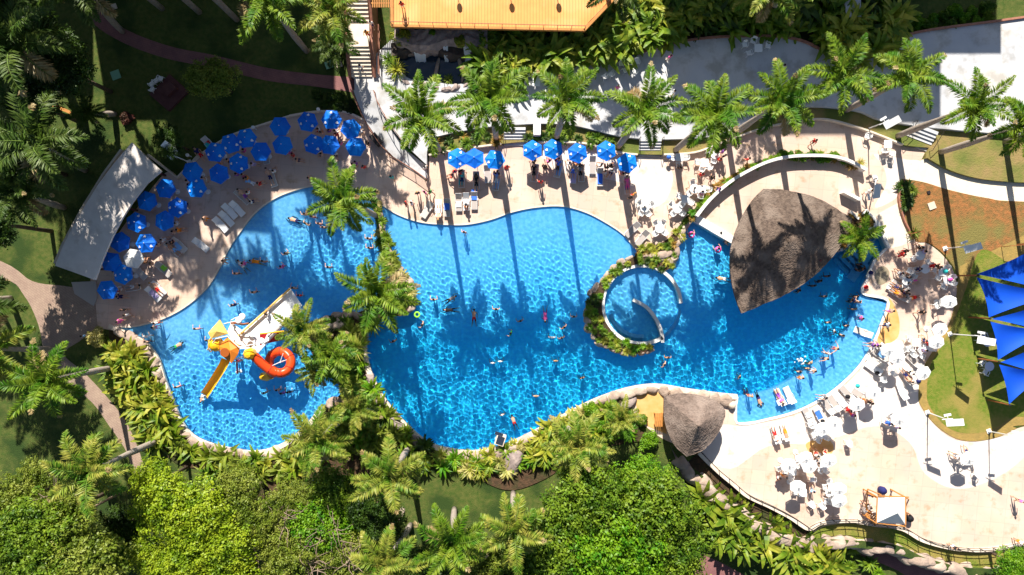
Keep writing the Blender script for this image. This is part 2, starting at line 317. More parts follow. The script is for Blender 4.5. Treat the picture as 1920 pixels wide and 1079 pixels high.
WALKR = sm([(1735, 298, 1), (1780, 322), (1840, 338), (1925, 345, 1), (2300, 350, 1), (2300, 385, 1), (1925, 379), (1850, 372), (1780, 357), (1730, 342), (1690, 336, 1), (1680, 320, 1)])
BRKR = [(1640, 405), (1690, 378), (1700, 425), (1716, 452), (1690, 462), (1664, 468)]
DRYL = sm([(1690, 338, 1), (1730, 342), (1780, 357), (1850, 372), (1925, 379, 1), (2300, 385, 1), (2300, 560, 1), (1925, 560, 1), (1800, 520, 1), (1770, 478), (1740, 456), (1714, 452), (1694, 415), (1683, 370)])
OVAL = sm([(1735, 775), (1760, 803), (1795, 824), (1835, 828), (1875, 819), (1905, 805), (1935, 797), (2300, 780, 1), (2300, 440, 1), (1925, 440, 1), (1800, 500, 1), (1794, 545), (1788, 580), (1776, 615), (1762, 640), (1742, 670), (1724, 705), (1720, 745)])
OVALIN = sm([(1742, 760), (1768, 795), (1800, 812), (1840, 812), (1872, 800), (1905, 782), (2000, 770), (2000, 560), (1900, 500), (1840, 470), (1812, 540), (1790, 600), (1765, 650), (1745, 685), (1738, 730)])
PLAZA = sm([(1310, 400, 1), (1330, 372), (1380, 332), (1430, 308), (1480, 298), (1540, 298), (1590, 310), (1612, 325), (1615, 345, 1), (1650, 420, 1), (1590, 440, 1), (1400, 450, 1)])
BRKL = sm([(-200, 420, 1), (0, 490), (60, 528), (120, 537), (172, 545, 1), (182, 560, 1), (183, 615, 1), (150, 640), (120, 665), (158, 700), (200, 745), (235, 790), (262, 850), (275, 905), (255, 910), (238, 850), (205, 800), (172, 755), (120, 712), (85, 668), (72, 610), (45, 555), (0, 520), (-200, 470, 1)])
REDP = sm([(140, -40, 1), (185, 20), (240, 58), (320, 88), (400, 104), (500, 128), (590, 140), (668, 146, 1), (668, 175, 1), (590, 163), (500, 152), (400, 128), (310, 110), (225, 78), (165, 35), (120, -40, 1)])
PADP = [(345, 125), (370, 112), (352, 145), (340, 160), (325, 150)]
LOW = sm([(1246, 822, 1), (1262, 850), (1290, 885), (1320, 920), (1380, 950), (1440, 975), (1510, 1005), (1600, 1015), (1650, 1022), (1740, 1052), (1800, 1066), (1925, 1072, 1), (2300, 1072, 1), (2300, 1400, 1), (1200, 1400, 1), (1290, 1079, 1), (1300, 960, 1)])
BANKL = sm([(1308, 848, 1), (1340, 880), (1370, 905), (1400, 930), (1440, 949), (1480, 970), (1520, 990, 1), (1505, 1014, 1), (1465, 1003), (1425, 980), (1385, 957), (1350, 928), (1318, 893), (1285, 868, 1)])
BANKR = sm([(1520, 988, 1), (1545, 979), (1592, 976), (1642, 983), (1692, 991), (1732, 1013), (1790, 1028), (1850, 1030), (1925, 1017, 1), (2200, 1000, 1), (2200, 1060, 1), (1925, 1062, 1), (1850, 1066), (1790, 1060), (1730, 1044), (1690, 1025), (1640, 1016), (1590, 1012), (1545, 1010), (1515, 1012, 1)])
RED2 = sm([(1285, 1033, 1), (1340, 1050), (1400, 1082, 1), (1400, 1200, 1), (1285, 1200, 1)])
RED3 = sm([(1585, 1028, 1), (1640, 1032), (1720, 1058), (1800, 1076), (1930, 1085, 1), (1930, 1200, 1), (1760, 1130, 1), (1690, 1075), (1620, 1045)])
BEDT = sm([(925, 60, 1), (985, 118), (1060, 118), (1190, 104), (1250, 85), (1330, 72), (1440, 69), (1500, 77), (1540, 95), (1620, 92), (1685, 72), (1690, -40, 1), (925, -40, 1)])
BEDI = sm([(690, 366, 1), (702, 400), (708, 440), (718, 480), (735, 520), (715, 560), (668, 588), (610, 594), (575, 615), (583, 660), (612, 700), (640, 735), (600, 770), (572, 805), (530, 836), (480, 850), (430, 846), (400, 900), (480, 960, 1), (560, 900), (700, 900), (840, 870), (845, 847),
           (800, 832), (765, 803), (730, 765), (706, 728), (690, 690), (683, 650), (690, 612), (720, 596), (765, 590), (778, 560), (762, 528), (745, 490), (730, 455), (716, 384, 1)])
BEDL = sm([(205, 612, 1), (240, 628), (272, 645), (295, 675), (308, 715), (325, 760), (342, 798), (370, 825), (420, 842), (440, 880), (330, 870), (280, 800), (240, 760), (215, 700), (205, 650)])
BEDB = sm([(845, 850, 1), (885, 850), (930, 843), (970, 828), (1010, 808), (1050, 786), (1095, 762), (1135, 745), (1188, 730, 1), (1196, 800), (1240, 830, 1), (1190, 830), (1100, 850), (1020, 900), (950, 920), (880, 890), (840, 875)])
HEDGE = sm([(1296, 404, 1), (1318, 372), (1350, 345), (1385, 322), (1430, 300), (1480, 290), (1540, 289), (1575, 292), (1612, 312), (1612, 318), (1575, 303), (1540, 297), (1480, 298), (1435, 308), (1390, 330), (1356, 352), (1325, 380), (1304, 408, 1)])
CPLN = [(1585, 418), (1597, 395), (1607, 408), (1622, 394), (1643, 420), (1612, 436), (1575, 470), (1570, 450)]
SPUR = sm([(1195, 478, 1), (1190, 468, 1), (1235, 458), (1262, 440), (1282, 412), (1296, 400, 1), (1306, 408, 1), (1290, 430), (1272, 465), (1262, 500, 1)])
WET1 = sm([(1665, 562), (1658, 600), (1645, 640), (1664, 645), (1684, 632), (1686, 600), (1676, 572)])
DAMP = sm([(1645, 505), (1658, 500), (1668, 512), (1662, 530), (1648, 535), (1640, 520)])
PALE1 = sm([(1700, 300), (1725, 305), (1690, 338), (1683, 370), (1640, 390), (1662, 345), (1655, 310), (1640, 290)])
PALE2 = sm([(1382, 800, 1), (1450, 790), (1510, 772), (1565, 740), (1612, 695), (1642, 650), (1690, 640), (1722, 690), (1722, 750), (1735, 778), (1790, 826), (1870, 822), (1930, 805, 1), (1930, 845), (1880, 890), (1800, 918), (1735, 890), (1705, 830), (1640, 800), (1540, 830), (1440, 838), (1370, 880), (1312, 850), (1350, 800)])
HUTP = [(1189, 742), (1215, 733), (1250, 740), (1250, 815), (1215, 800), (1196, 775)]
WET2 = sm([(1512, 832), (1545, 822), (1562, 835), (1558, 852), (1530, 858), (1518, 850)])
PALE3 = sm([(1000, 275, 1), (1240, 300, 1), (1262, 330), (1245, 380), (1195, 395), (1180, 350), (1100, 330), (1040, 320)])
ZT, ZS = .8, .35
def rampz(x, y):
    py = 540-y*F/H
    return max(0., min(ZT, ZT*(338-py)/(338-172)))
beachL = [tuple(W(x, y).xy) for x, y in sm([(205, 612), (250, 613), (300, 600), (345, 577), (385, 543), (410, 505), (428, 468), (450, 435), (478, 400), (512, 374), (550, 358), (592, 349), (690, 352)], closed=False)]
beachC = [tuple(W(x, y).xy) for x, y in sm([(716, 384), (745, 402), (785, 416), (830, 421), (875, 421), (920, 412), (960, 398), (1005, 389), (1055, 387), (1100, 399), (1140, 420), (1170, 441), (1192, 470)], closed=False)]
def depthL(X, Y): return np.clip(.06+.10*dpl(X, Y, beachL), 0, .75)
def depthC(X, Y):
    d = np.clip(.06+.10*dpl(X, Y, beachC), 0, 1.35); return d
REG = [  # low -> high priority: name, outline, z, material
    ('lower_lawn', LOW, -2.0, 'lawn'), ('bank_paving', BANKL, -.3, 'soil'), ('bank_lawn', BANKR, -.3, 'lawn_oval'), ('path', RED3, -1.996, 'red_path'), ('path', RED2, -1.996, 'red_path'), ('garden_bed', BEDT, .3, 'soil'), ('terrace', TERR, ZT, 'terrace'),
    ('planting_strip', STRIP, ZS, 'grass_r'), ('path', REDP, .03, 'red_path'), ('path', BRKL, .03, 'brick_path'),
    ('garden_bed', BEDL, .1, 'soil'), ('garden_bed', BEDB, .1, 'soil'), ('dry_lawn', DRYL, .05, 'dry_lawn'), ('oval_lawn_rim', OVAL, .05, 'dry_rim'), ('oval_lawn', OVALIN, .06, 'lawn_oval'),
    ('path', WALKR, .02, 'walk'), ('pool_deck', DECK, 0, 'deck'), ('pool_deck', PALE3, 0, 'deck_pale'), ('pool_deck', PALE1, 0, 'deck_pale'), ('pool_deck', PALE2, 0, 'deck_pale'), ('path', BRKR, .01, 'walk'), ('wet_paving', WET1, 0, 'deck_wet'), ('wet_paving', WET2, 0, 'deck_wet'), ('wet_paving', DAMP, 0, 'deck_damp'), ('hut_terrace', HUTP, .02, 'deck_wet'),
    ('sunken_plaza', PLAZA, .0, 'deck'), ('ramp', RAMP, 'ramp', 'terrace'), ('garden_bed', HEDGE, .3, 'soil'), ('garden_bed', SPUR, .15, 'soil'), ('garden_bed', BEDI, .12, 'soil'),
    ('pool_floor', LP, 'L', 'tile_pale'), ('pool_floor', CP, 'C', 'tile'), ('pool_floor', LEDGE, -.28, 'tile'), ('garden_bed', PLR, .25, 'soil'), ('garden_bed', CPLN, .2, 'soil'), ('pond_floor', POND, .1, 'cave')]
def build_ground():
    vs = []; es = []
    def ring(P):
        o = len(vs); n = len(P); vs.extend((p[0], p[1]) for p in P); es.extend((o+i, o+(i+1) % n) for i in range(n))
    B = 400; ring([(-B, -B), (B, -B), (B, B), (-B, B)])
    polys = []
    for nm, P, z, m in REG:
        zz = z if isinstance(z, float) or isinstance(z, int) else (0 if z != 'ramp' else .4)
        if nm in ('pool_floor',): zz = 0
        Q = [(v.x, v.y) for v in wp(P, max(zz, -2))]; polys.append(np.array(Q)); ring(Q)
    for P, st in ((polys[-6], .7), (polys[-5], .8)):
        x0, y0 = P.min(0); x1, y1 = P.max(0); gx, gy = np.meshgrid(np.arange(x0, x1, st), np.arange(y0, y1, st)); gx = gx.ravel()+.013; gy = gy.ravel()+.017
        k = pip(gx, gy, P); k[k] = dpl(gx[k], gy[k], list(map(tuple, P))+[tuple(P[0])]) > .3
        vs.extend(zip(gx[k].tolist(), gy[k].tolist()))
    rv, re, rf, _, _, _ = delaunay_2d_cdt([Vector(v) for v in vs], es, [], 0, 1e-5)
    V = np.array([(v.x, v.y) for v in rv]); Fc = np.array(rf); C = V[Fc].mean(1)
    a = V[Fc]; area = (a[:, 1, 0]-a[:, 0, 0])*(a[:, 2, 1]-a[:, 0, 1])-(a[:, 2, 0]-a[:, 0, 0])*(a[:, 1, 1]-a[:, 0, 1]); Fc[area < 0] = Fc[area < 0][:, ::-1]
    own = np.full(len(Fc), -1)
    for i, P in enumerate(polys): own[pip(C[:, 0], C[:, 1], P)] = i
    dl = depthL(V[:, 0], V[:, 1]); dc = depthC(V[:, 0], V[:, 1])
    def zv(r, i):
        if r < 0: return 0.
        z = REG[r][2]
        return rampz(*V[i]) if z == 'ramp' else WL-dl[i] if z == 'L' else WL-dc[i] if z == 'C' else z
    edge = {}
    for fi, f in enumerate(Fc):
        for k in range(3): edge.setdefault(tuple(sorted((f[k], f[(k+1) % 3]))), []).append((fi, f[k], f[(k+1) % 3]))
    mbs = {}
    for fi, f in enumerate(Fc):
        r = own[fi]; d = mbs.setdefault(r, ({}, [], []))
        idx = []
        for i in f:
            if i not in d[0]: d[0][i] = len(d[1]); d[1].append((V[i][0], V[i][1], zv(r, i)))
            idx.append(d[0][i])
        d[2].append(tuple(idx))
    for e, L in edge.items():
        if len(L) != 2 or own[L[0][0]] == own[L[1][0]]: continue
        (fa, a0, a1), (fb, b0, b1) = L
        ra, rb = own[fa], own[fb]
        za = zv(ra, a0)+zv(ra, a1); zb = zv(rb, a0)+zv(rb, a1)
        if abs(za-zb) < 1e-4: continue
        if za > zb: hi, lo_, p, q = ra, rb, a0, a1
        else: hi, lo_, p, q = rb, ra, b0, b1
        tgt = lo_ if (lo_ >= 0 and REG[lo_][0] in ('pool_floor', 'pond_floor')) else hi
        d = mbs[tgt]; o = len(d[1])
        d[1].extend([(V[p][0], V[p][1], zv(lo_, p)), (V[q][0], V[q][1], zv(lo_, q)), (V[q][0], V[q][1], zv(hi, q)), (V[p][0], V[p][1], zv(hi, p))])
        d[2].append((o, o+1, o+2, o+3))
    for r, (mp, vv, ff) in mbs.items():
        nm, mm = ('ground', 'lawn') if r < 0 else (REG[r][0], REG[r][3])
        me = bpy.data.meshes.new(nm); me.from_pydata(vv, [], ff); me.materials.append(M[mm]); me.update()
        o = struct(nm, me)
        if nm in ('pool_floor',): o.cycles.is_caustics_receiver = True
build_ground()
# water: one sheet of waves per pool
wm = bpy.data.materials.new('pool_water'); wm.use_nodes = True; nt = wm.node_tree; nt.nodes.clear()
out = nt.nodes.new('ShaderNodeOutputMaterial'); g = nt.nodes.new('ShaderNodeBsdfGlass'); g.inputs['IOR'].default_value = 1.333; g.inputs['Roughness'].default_value = 0
g.inputs['Color'].default_value = (.64, .93, 1, 1)
nt.links.new(g.outputs[0], out.inputs[0])
def water(name, P, res, amp, df, seed, l0=.4, l1=1.15, z=WL, m=wm, grow=.12):
    Q = np.array([(v.x, v.y) for v in wp(P, 0)]); x0, y0 = Q.min(0)-.3; x1, y1 = Q.max(0)+.3
    xs = np.arange(x0, x1, res); ys = np.arange(y0, y1, res); X, Y = np.meshgrid(xs, ys); sh = X.shape
    Z = np.zeros(sh); rg = np.random.RandomState(seed)
    for i in range(34):
        a_ = rg.normal(1.35, 1.0); lam = rg.uniform(l0, l1); k = 2*math.pi/lam
        Z += amp*lam*np.sin(k*(X*math.cos(a_)+Y*math.sin(a_))+rg.uniform(0, 6.28))
    dd = df(X.ravel(), Y.ravel()).reshape(sh); Z *= np.clip((dd-.03)/.5, .12, 1)
    cx = (X[:-1, :-1]+res/2).ravel(); cy = (Y[:-1, :-1]+res/2).ravel()
    ins = pip(cx, cy, Q); near_ = np.zeros_like(ins)
    g2 = ins.reshape(sh[0]-1, sh[1]-1); gg = g2.copy(); n = max(1, int(grow/res))
    for dx in range(-n, n+1):
        for dy in range(-n, n+1): gg |= np.roll(np.roll(g2, dx, 1), dy, 0)
    idx = np.arange(sh[0]*sh[1]).reshape(sh)
    Fq = np.stack([idx[:-1, :-1], idx[:-1, 1:], idx[1:, 1:], idx[1:, :-1]], -1)[gg]
    used, inv = np.unique(Fq, return_inverse=True)
    V = np.stack([X.ravel(), Y.ravel(), Z.ravel()+z], -1)[used]; Fq = inv.reshape(-1, 4)
    me = bpy.data.meshes.new(name); me.vertices.add(len(V)); me.vertices.foreach_set('co', V.astype(np.float32).ravel()); n4 = len(Fq)
    me.loops.add(n4*4); me.loops.foreach_set('vertex_index', Fq.astype(np.int32).ravel()); me.polygons.add(n4)
    me.polygons.foreach_set('loop_start', np.arange(0, n4*4, 4, dtype=np.int32)); me.polygons.foreach_set('loop_total', np.full(n4, 4, dtype=np.int32))
    me.update(); me.shade_smooth(); me.materials.append(m); o = struct(name, me); o.cycles.is_caustics_caster = True; return o
water('water', LP, .08, .0056, depthL, 5, .24, .55)
water('water', CP, .07, .0043, depthC, 9, .24, .64)
pw = mat('pond_water', (.01, .03, .05), .08, spec=.5)
water('water', POND, .25, .004, lambda X, Y: X*0+1, 3, z=.55, m=pw).cycles.is_caustics_caster = False
def floor_z(px, py):
    p = W(px, py); X = np.array([p.x]); Y = np.array([p.y])
    if pip(X, Y, [v.xy for v in wp(PLR)])[0]: return .25
    if pip(X, Y, [v.xy for v in wp(LEDGE)])[0]: return -.28
    if pip(X, Y, [v.xy for v in wp(LP)])[0]: return float(WL-depthL(X, Y)[0])
    if pip(X, Y, [v.xy for v in wp(CP)])[0]: return float(WL-depthC(X, Y)[0])
    if pip(X, Y, [v.xy for v in wp(TERR, ZT)])[0] and not pip(X, Y, [v.xy for v in wp(STRIP)])[0]: return ZT
    return 0.
# ------------------------------------------------------------------ buildings beyond the frame throwing the long shade; those over the garden are added
def hotel(x0, x1, y0, y1, h, lab, extra=None):
    b = MB(); b.box(((x0+x1)/2, (y0+y1)/2, h/2), (x1-x0, y1-y0, h))
    parts = [('wall', b.mesh('hotel_wall', M['plaster']), [])]
    for k in range(int(h//3.2)):
        z = 1.6+k*3.2; wn = MB(); wn.box(((x0+x1)/2, y0-.03, z+.3), (x1-x0-1.6, .1, 1.9)); parts.append(('window_band', wn.mesh('window_band', M['glass'])))
        if k: sl_ = MB(); sl_.box(((x0+x1)/2, y0-.45, z-1.6), (x1-x0-.3, .9, .16)); parts.append(('balcony_slab', sl_.mesh('balcony_slab', M['white_wall'])))
    r = MB(); r.box(((x0+x1)/2, (y0+y1)/2, h+.15), (x1-x0+.5, y1-y0+.5, .3))
    for e in (extra or []): r.box(*e)
    parts.append(('roof', r.mesh('hotel_roof', M['plaster'])))
    thing('hotel_building', 'hotel', lab, parts, (0, 0, 0), label=lab)
hotel(-37.5, -22.2, 39.4, 54, 24, 'tall cream hotel block north of the blue umbrellas throwing long shade', [((-31.9, 43, 26), (6.2, 7, 3.6))])
hotel(-43.2, -37.6, 39.4, 52, 18.4, 'unseen lower cream block added beside the taller one for shade')  # added out of view, stands in for trees shading the garden
hotel(-78, -50.2, 39.4, 54, 24, 'unseen wide cream block added to shade the dark palm garden')  # block out of sight, put in to throw the garden's tree shade
hotel(-50.1, -44.5, 39.4, 52, 16.5, 'unseen narrow low cream block added for shade beside the widest block')  # unseen low block added for shade; gap beside it lets a light strip through
hotel(11.7, 37, 44, 58, 23.3, 'cream hotel block behind the upper concrete terrace')
hotel(37.1, 43.9, 44, 56, 17.8, 'short cream hotel end wing beyond the top terrace corner')
# ------------------------------------------------------------------ edge walls, copings and basin walls
def wall_strip(name, P, h0, h1, wd, m, z=0, lab=None, cat='wall', closed=False):
    pts = [W(x, y, z) for x, y in P]; b = MB(); n = len(pts); v = []
    for i, p in enumerate(pts):
        a = pts[i-1] if (i or closed) else p; c = pts[(i+1) % n] if (i < n-1 or closed) else p
        t = (c-a); t = Vector((t.x, t.y, 0)).normalized(); q = Vector((-t.y, t.x, 0))*wd/2
        v += [(p.x-q.x, p.y-q.y, h0), (p.x+q.x, p.y+q.y, h0), (p.x+q.x, p.y+q.y, h1), (p.x-q.x, p.y-q.y, h1)]
    f = []
    for i in range(n if closed else n-1):
        a = i*4; c = ((i+1) % n)*4
        f += [(a+j, a+(j+1) % 4, c+(j+1) % 4, c+j)[::-1] for j in range(4)]
    if not closed: f += [(0, 1, 2, 3), ((n-1)*4+3, (n-1)*4+2, (n-1)*4+1, (n-1)*4)]
    b.add(v, f); me = b.mesh(name, m)
    if lab is None: return struct(name, me)
    return thing(name, cat, lab, me, (0, 0, 0), label=lab)
def arc(cx, cy, r, a0, a1, n=28): return [(cx+r*math.cos(R(a0+(a1-a0)*i/n)), cy-r*math.sin(R(a0+(a1-a0)*i/n))) for i in range(n+1)]
wall_strip('basin_wall', arc(1203, 572, 73, 2, 302, 48), -1.2, .22, .32, M['white_wall'], lab='white curved rim wall around the round wading basin')
wall_strip('basin_wall', sm([(1187, 563), (1212, 577), (1230, 600), (1240, 625), (1242, 643)], closed=False), -1.2, .22, .32, M['white_wall'], lab='short bowed white wall inside the round wading basin')
wall_strip('basin_step', arc(1203, 572, 60, 198, 275, 18), -1.3, -.42, .35, M['tile'])
wall_strip('basin_step', arc(1203, 572, 74, 305, 352, 18), -1.3, -.35, .25, M['tile'])
wall_strip('plaza_wall', sm([(1302, 408), (1324, 380), (1354, 352), (1388, 329), (1434, 307), (1480, 297), (1540, 296), (1578, 303), (1616, 322)], closed=False), -.1, .95, .28, M['white_wall'], lab='long curved white retaining wall around the sunken plaza')
wall_strip('pool_wall', [(1300, 408), (1340, 432), (1378, 454)], -1.4, .3, .75, M['white_wall'], lab='straight thick white pool wall beside the big thatched roof')
wall_strip('planter_wall', [(1575, 470), (1612, 437), (1643, 420)], -1.4, .3, .3, M['white_wall'], lab='white planter wall at the pool corner below the small palm')
wall_strip('planter_wall', [(1592, 398), (1606, 411), (1622, 396), (1645, 421), (1664, 466)], -1.0, .32, .28, M['white_wall'], lab='zigzag white planter wall along the walkway side of the pool')
wall_strip('bench_wall', [(1575, 362), (1604, 377)], 0, .9, .3, M['white_wall'], lab='short free standing white wall on the plaza near the thatched roof')
wall_strip('curb', sm([(1626, 525), (1618, 551), (1664, 564), (1655, 602), (1636, 648), (1608, 692), (1560, 736), (1505, 768), (1445, 786), (1382, 794), (1382, 745)], closed=False), -.3, .05, .22, M['white_wall'])
wall_strip('curb', sm([(1663, 466), (1640, 490), (1626, 522)], closed=False), -.5, .06, .22, M['white_wall'])
wall_strip('curb', sm([(208, 612), (250, 613), (300, 600), (345, 577), (385, 543), (410, 505), (428, 468), (450, 435), (478, 400), (512, 374), (550, 358), (592, 349), (650, 350), (688, 364)], closed=False), -.3, .02, .14, M['coping'])
wall_strip('curb', sm([(716, 384), (745, 402), (785, 416), (830, 421), (875, 421), (920, 412), (960, 398), (1005, 389), (1055, 387), (1100, 399), (1140, 420), (1170, 441), (1190, 466)], closed=False), -.3, .02, .14, M['coping'])
wall_strip('curb', sm([(205, 612), (240, 628), (272, 645), (295, 675), (308, 715), (325, 760), (342, 798), (370, 825), (420, 842), (480, 850), (530, 836), (572, 805), (600, 770)], closed=False), -.3, .16, .45, M['coping'])
wall_strip('curb', sm([(1382, 745), (1350, 742), (1290, 734), (1230, 725), (1180, 731), (1135, 745), (1095, 762), (1050, 786), (1010, 808), (970, 828), (930, 843), (885, 850), (840, 845), (800, 832), (765, 803), (730, 765), (706, 728), (690, 690), (683, 650), (690, 612)], closed=False), -.3, .14, .5, M['coping'])
wall_strip('submerged_step', [(1600, 525), (1640, 468)], -1.4, -.7, .9, M['tile'])
wall_strip('lane_stripe', [(1598, 493), (1652, 446)], -1.38, -.95, .12, M['white_wall'])
for i, (a, b_) in enumerate((((1620, 558), (1662, 571)), ((1619, 554), (1663, 567)))):
    wall_strip('pool_step', [a, b_], -1.0+.3*i, -.38+.1*i, .14, M['navy_tile'])
for k in range(4): wall_strip('pool_step', [(1572+9*k, 486-6*k), (1606+9*k, 521-6*k)], -1.4, -1.1+.2*k, .34, M['tile'])
wall_strip('deck_wall', sm([(545, 219), (600, 211), (650, 213), (686, 228)], closed=False), 0, .35, .18, M['coping'], lab='low pale curb wall behind the umbrella terrace at the hedge')
wall_strip('deck_wall', sm([(376, 292), (430, 258), (480, 240), (545, 219)], closed=False), 0, .3, .15, M['coping'], lab='low pale curb wall along the shaded lawn edge of the umbrella terrace')
wall_strip('deck_wall', [(280, 292), (335, 335), (376, 292)], 0, .4, .2, M['coping'], lab='angled low wall by the corner of the long white roof')
wall_strip('kerb', sm([(805, 293), (865, 282), (940, 272)], closed=False), 0, .5, .16, M['coping'], lab='low wall holding the planting strip by the curved ramp')
wall_strip('kerb', sm([(988, 269), (1060, 269), (1100, 272), (1160, 288), (1194, 292)], closed=False), 0, .5, .16, M['coping'], lab='low wall of the planting strip between the two deck stairs')
wall_strip('kerb', sm([(1242, 292), (1300, 288), (1345, 272), (1420, 245), (1480, 232), (1540, 226), (1600, 240), (1650, 258), (1688, 274)], closed=False), 0, .5, .16, M['coping'], lab='long low wall of the planting strip above the plaza palms')
wall_strip('kerb', sm([(1694, 338), (1683, 370), (1692, 410), (1712, 450)], closed=False), 0, .3, .14, M['rust'], lab='thin reddish edging along the dry lawn by the walkway')
wall_strip('terrace_edge', sm([(1190, 104), (1250, 85), (1330, 72), (1440, 69), (1500, 77), (1540, 95)], closed=False), .6, 1.0, .2, M['rust'], z=.8, lab='thin red edging between leafy bank and shaded terrace')
wall_strip('terrace_edge', sm([(1680, 72), (1740, 58), (1860, 42), (1925, 33)], closed=False), .6, 1.0, .2, M['rust'], z=.8, lab='red edging between the upper lawn and bright terrace')
wall_strip('terrace_wall', sm([(1310, 850), (1340, 880), (1370, 905), (1400, 930), (1440, 949), (1480, 970), (1515, 992), (1540, 981), (1590, 977), (1640, 984), (1690, 992), (1730, 1014), (1790, 1029), (1850, 1031), (1925, 1018)], closed=False), -2.0, .14, .35, M['coping'], lab='curved coping wall holding the white deck above the sunken path')
# ------------------------------------------------------------------ stairs
def stairs(name, P0, P1, wdt, n, z0, z1, m, lab, riser=None, side=None):
    """P0 bottom centre, P1 top centre (photo px at ground)"""
    a = W(*P0, 0); c = W(*P1, 0); d = c-a; L = d.length; t = d.normalized(); ang = math.atan2(t.y, t.x); b = MB()
    for i in range(n):
        h = z0+(z1-z0)*(i+1)/n; p = a+t*(L*(i+.5)/n); b.box((p.x, p.y, (h+min(z0, 0)-.2)/2), (L/n-.004, wdt, h-min(z0, 0)+.2), ang)
    return b.mesh(name, m), ang
me, _ = stairs('flight', (682, 150), (682, 97), 2.0, 9, .8, 2.2, M['walk'], '')
me2, _ = stairs('flight', (682, 58), (682, -30), 2.0, 14, 2.2, 4.4, M['walk'], '')
la = MB(); p = W(682, 77.5, 0); la.box((p.x, p.y, 1.1), (2.0, 39/19.1, 2.2))
sw = MB()
for x in (660, 706):
    q0 = W(x, 152); q1 = W(x, 97); q2 = W(x, 58); q3 = W(x, -30)
    for (u, v_, za, zb) in ((q0, q1, 1.1, 2.5), (q1, q2, 2.5, 2.5), (q2, q3, 2.5, 4.7)):
        s_ = .12; sw.add([(u.x-s_, u.y, 0), (u.x+s_, u.y, 0), (v_.x+s_, v_.y, 0), (v_.x-s_, v_.y, 0), (u.x-s_, u.y, za), (u.x+s_, u.y, za), (v_.x+s_, v_.y, zb), (v_.x-s_, v_.y, zb)],
                         [(3, 2, 1, 0), (4, 5, 6, 7), (0, 1, 5, 4), (1, 2, 6, 5), (2, 3, 7, 6), (3, 0, 4, 7)])
thing('staircase', 'staircase', '', [('flight', me), ('flight', me2), ('landing', la.mesh('landing', M['walk'])), ('side_wall', sw.mesh('side_wall', M['rust']))], (0, 0, 0), label='long straight concrete staircase climbing beside the orange wooden deck')
for nm, P0, P1, wd_, lab in (('deck_stairs', (965, 274), (965, 243), 2.1, 'wide blue grey deck stairs crossing the planting strip'), ('deck_stairs', (1217, 294), (1217, 264), 2.1, 'narrow pale deck stairs beside a striped blue umbrella'),
                             ('deck_stairs', (1714, 277), (1727, 243), 2.6, 'striped deck stairs near the walkway bend under leaning palms')):
    me, ang = stairs('tread_flight', P0, P1, wd_, 6, 0, .82, M['terrace'], lab); rl = []
    a = W(*P0); c = W(*P1); t = (c-a).normalized(); q = Vector((-t.y, t.x, 0))
    for s_ in (-1, 1):
        b = MB(); e = q*s_*(wd_/2+.06); b.tube([a+e+Vector((0, 0, 0)), a+e+Vector((0, 0, .9)), c+e+Vector((0, 0, 1.7)), c+e+Vector((0, 0, .8))], .03, 6)
        rl.append(('handrail', b.mesh('handrail', M['dark'])))
    thing(nm, 'stairs', lab, [('flight', me)]+rl, (0, 0, 0), label=lab)
# ------------------------------------------------------------------ railings
def railing(P, h, m, lab, z=0, step=1.25, bars=0, zf=None, cat='fence', name='railing', rails=(1,)):
    pts = [W(x, y, z) for x, y in P]; Q = []; acc = 0
    for i, p in enumerate(pts): 
        if zf: p.z = zf(p.x, p.y)
    rail = MB()
    for r_ in rails: rail.tube([p+Vector((0, 0, h*r_)) for p in pts], .035, 6)
    post = MB(); nb = MB(); cum = [0]
    for a, c in zip(pts[:-1], pts[1:]): cum.append(cum[-1]+(c-a).length)
    def at(s):
        for i in range(len(pts)-1):
            if s <= cum[i+1]: return pts[i].lerp(pts[i+1], (s-cum[i])/(cum[i+1]-cum[i]+1e-9))
        return pts[-1]
    n = max(1, round(cum[-1]/step)); parts = [('rail', rail.mesh('rail', m))]
    pm = MB(); pm.tube([(0, 0, 0), (0, 0, h)], .04, 6); pme = pm.mesh('post', m)
    root = link(name, None); root['label'] = lab; root['category'] = cat
    attach(root, parts)
    for i in range(n+1):
        o = link('post', pme, root); o.location = at(cum[-1]*i/n)
    if bars:
        for i in range(int(cum[-1]/bars)):
            p = at((i+.5)*bars); nb.box((p.x, p.y, p.z+h*.55), (.02, .02, h*.85))
        link('baluster', nb.mesh('baluster', m), root)
    return root
railing(sm([(1312, 846), (1342, 877), (1372, 902), (1402, 927), (1442, 946), (1482, 967), (1514, 988)], closed=False), 1.15, M['dark'], 'black post railing along the curved deck edge above the boulder wall', rails=(1, .55, .1))
railing(sm([(1516, 990), (1541, 978), (1592, 974), (1642, 981), (1692, 989), (1732, 1011), (1792, 1026), (1852, 1028), (1930, 1014)], closed=False), 1.15, M['dark'], 'black post railing on the deck edge below the white pyramid canopy', rails=(1, .55, .1))
railing(sm([(730, 292), (752, 306), (775, 320), (800, 338)], closed=False), 1.0, M['rust'], 'curved ramp railing with thin upright bars beside the umbrella deck', bars=.13, rails=(1, .12), step=1.4)
railing(sm([(665, 178), (676, 205), (690, 235), (716, 275), (735, 293)], closed=False), .95, M['rust'], 'reddish side rail along the outer edge of the descending ramp', zf=rampz, rails=(1, .5))
railing(sm([(707, 180), (716, 205), (738, 243), (762, 275)], closed=False), .95, M['rust'], 'slim red rail dividing the ramp from the sunlit terrace', zf=lambda x, y: .8, rails=(1,))
railing([(716, 60), (716, 150)], 1.0, M['rust'], 'thin handrail beside the lower long staircase passage', rails=(1, .5), zf=lambda x, y: .8)
railing(sm([(1313, 850), (1335, 880), (1380, 918), (1430, 950)], closed=False), .05, M['dark'], 'low dark ground cable strip along the deck edge below the hut', step=9)
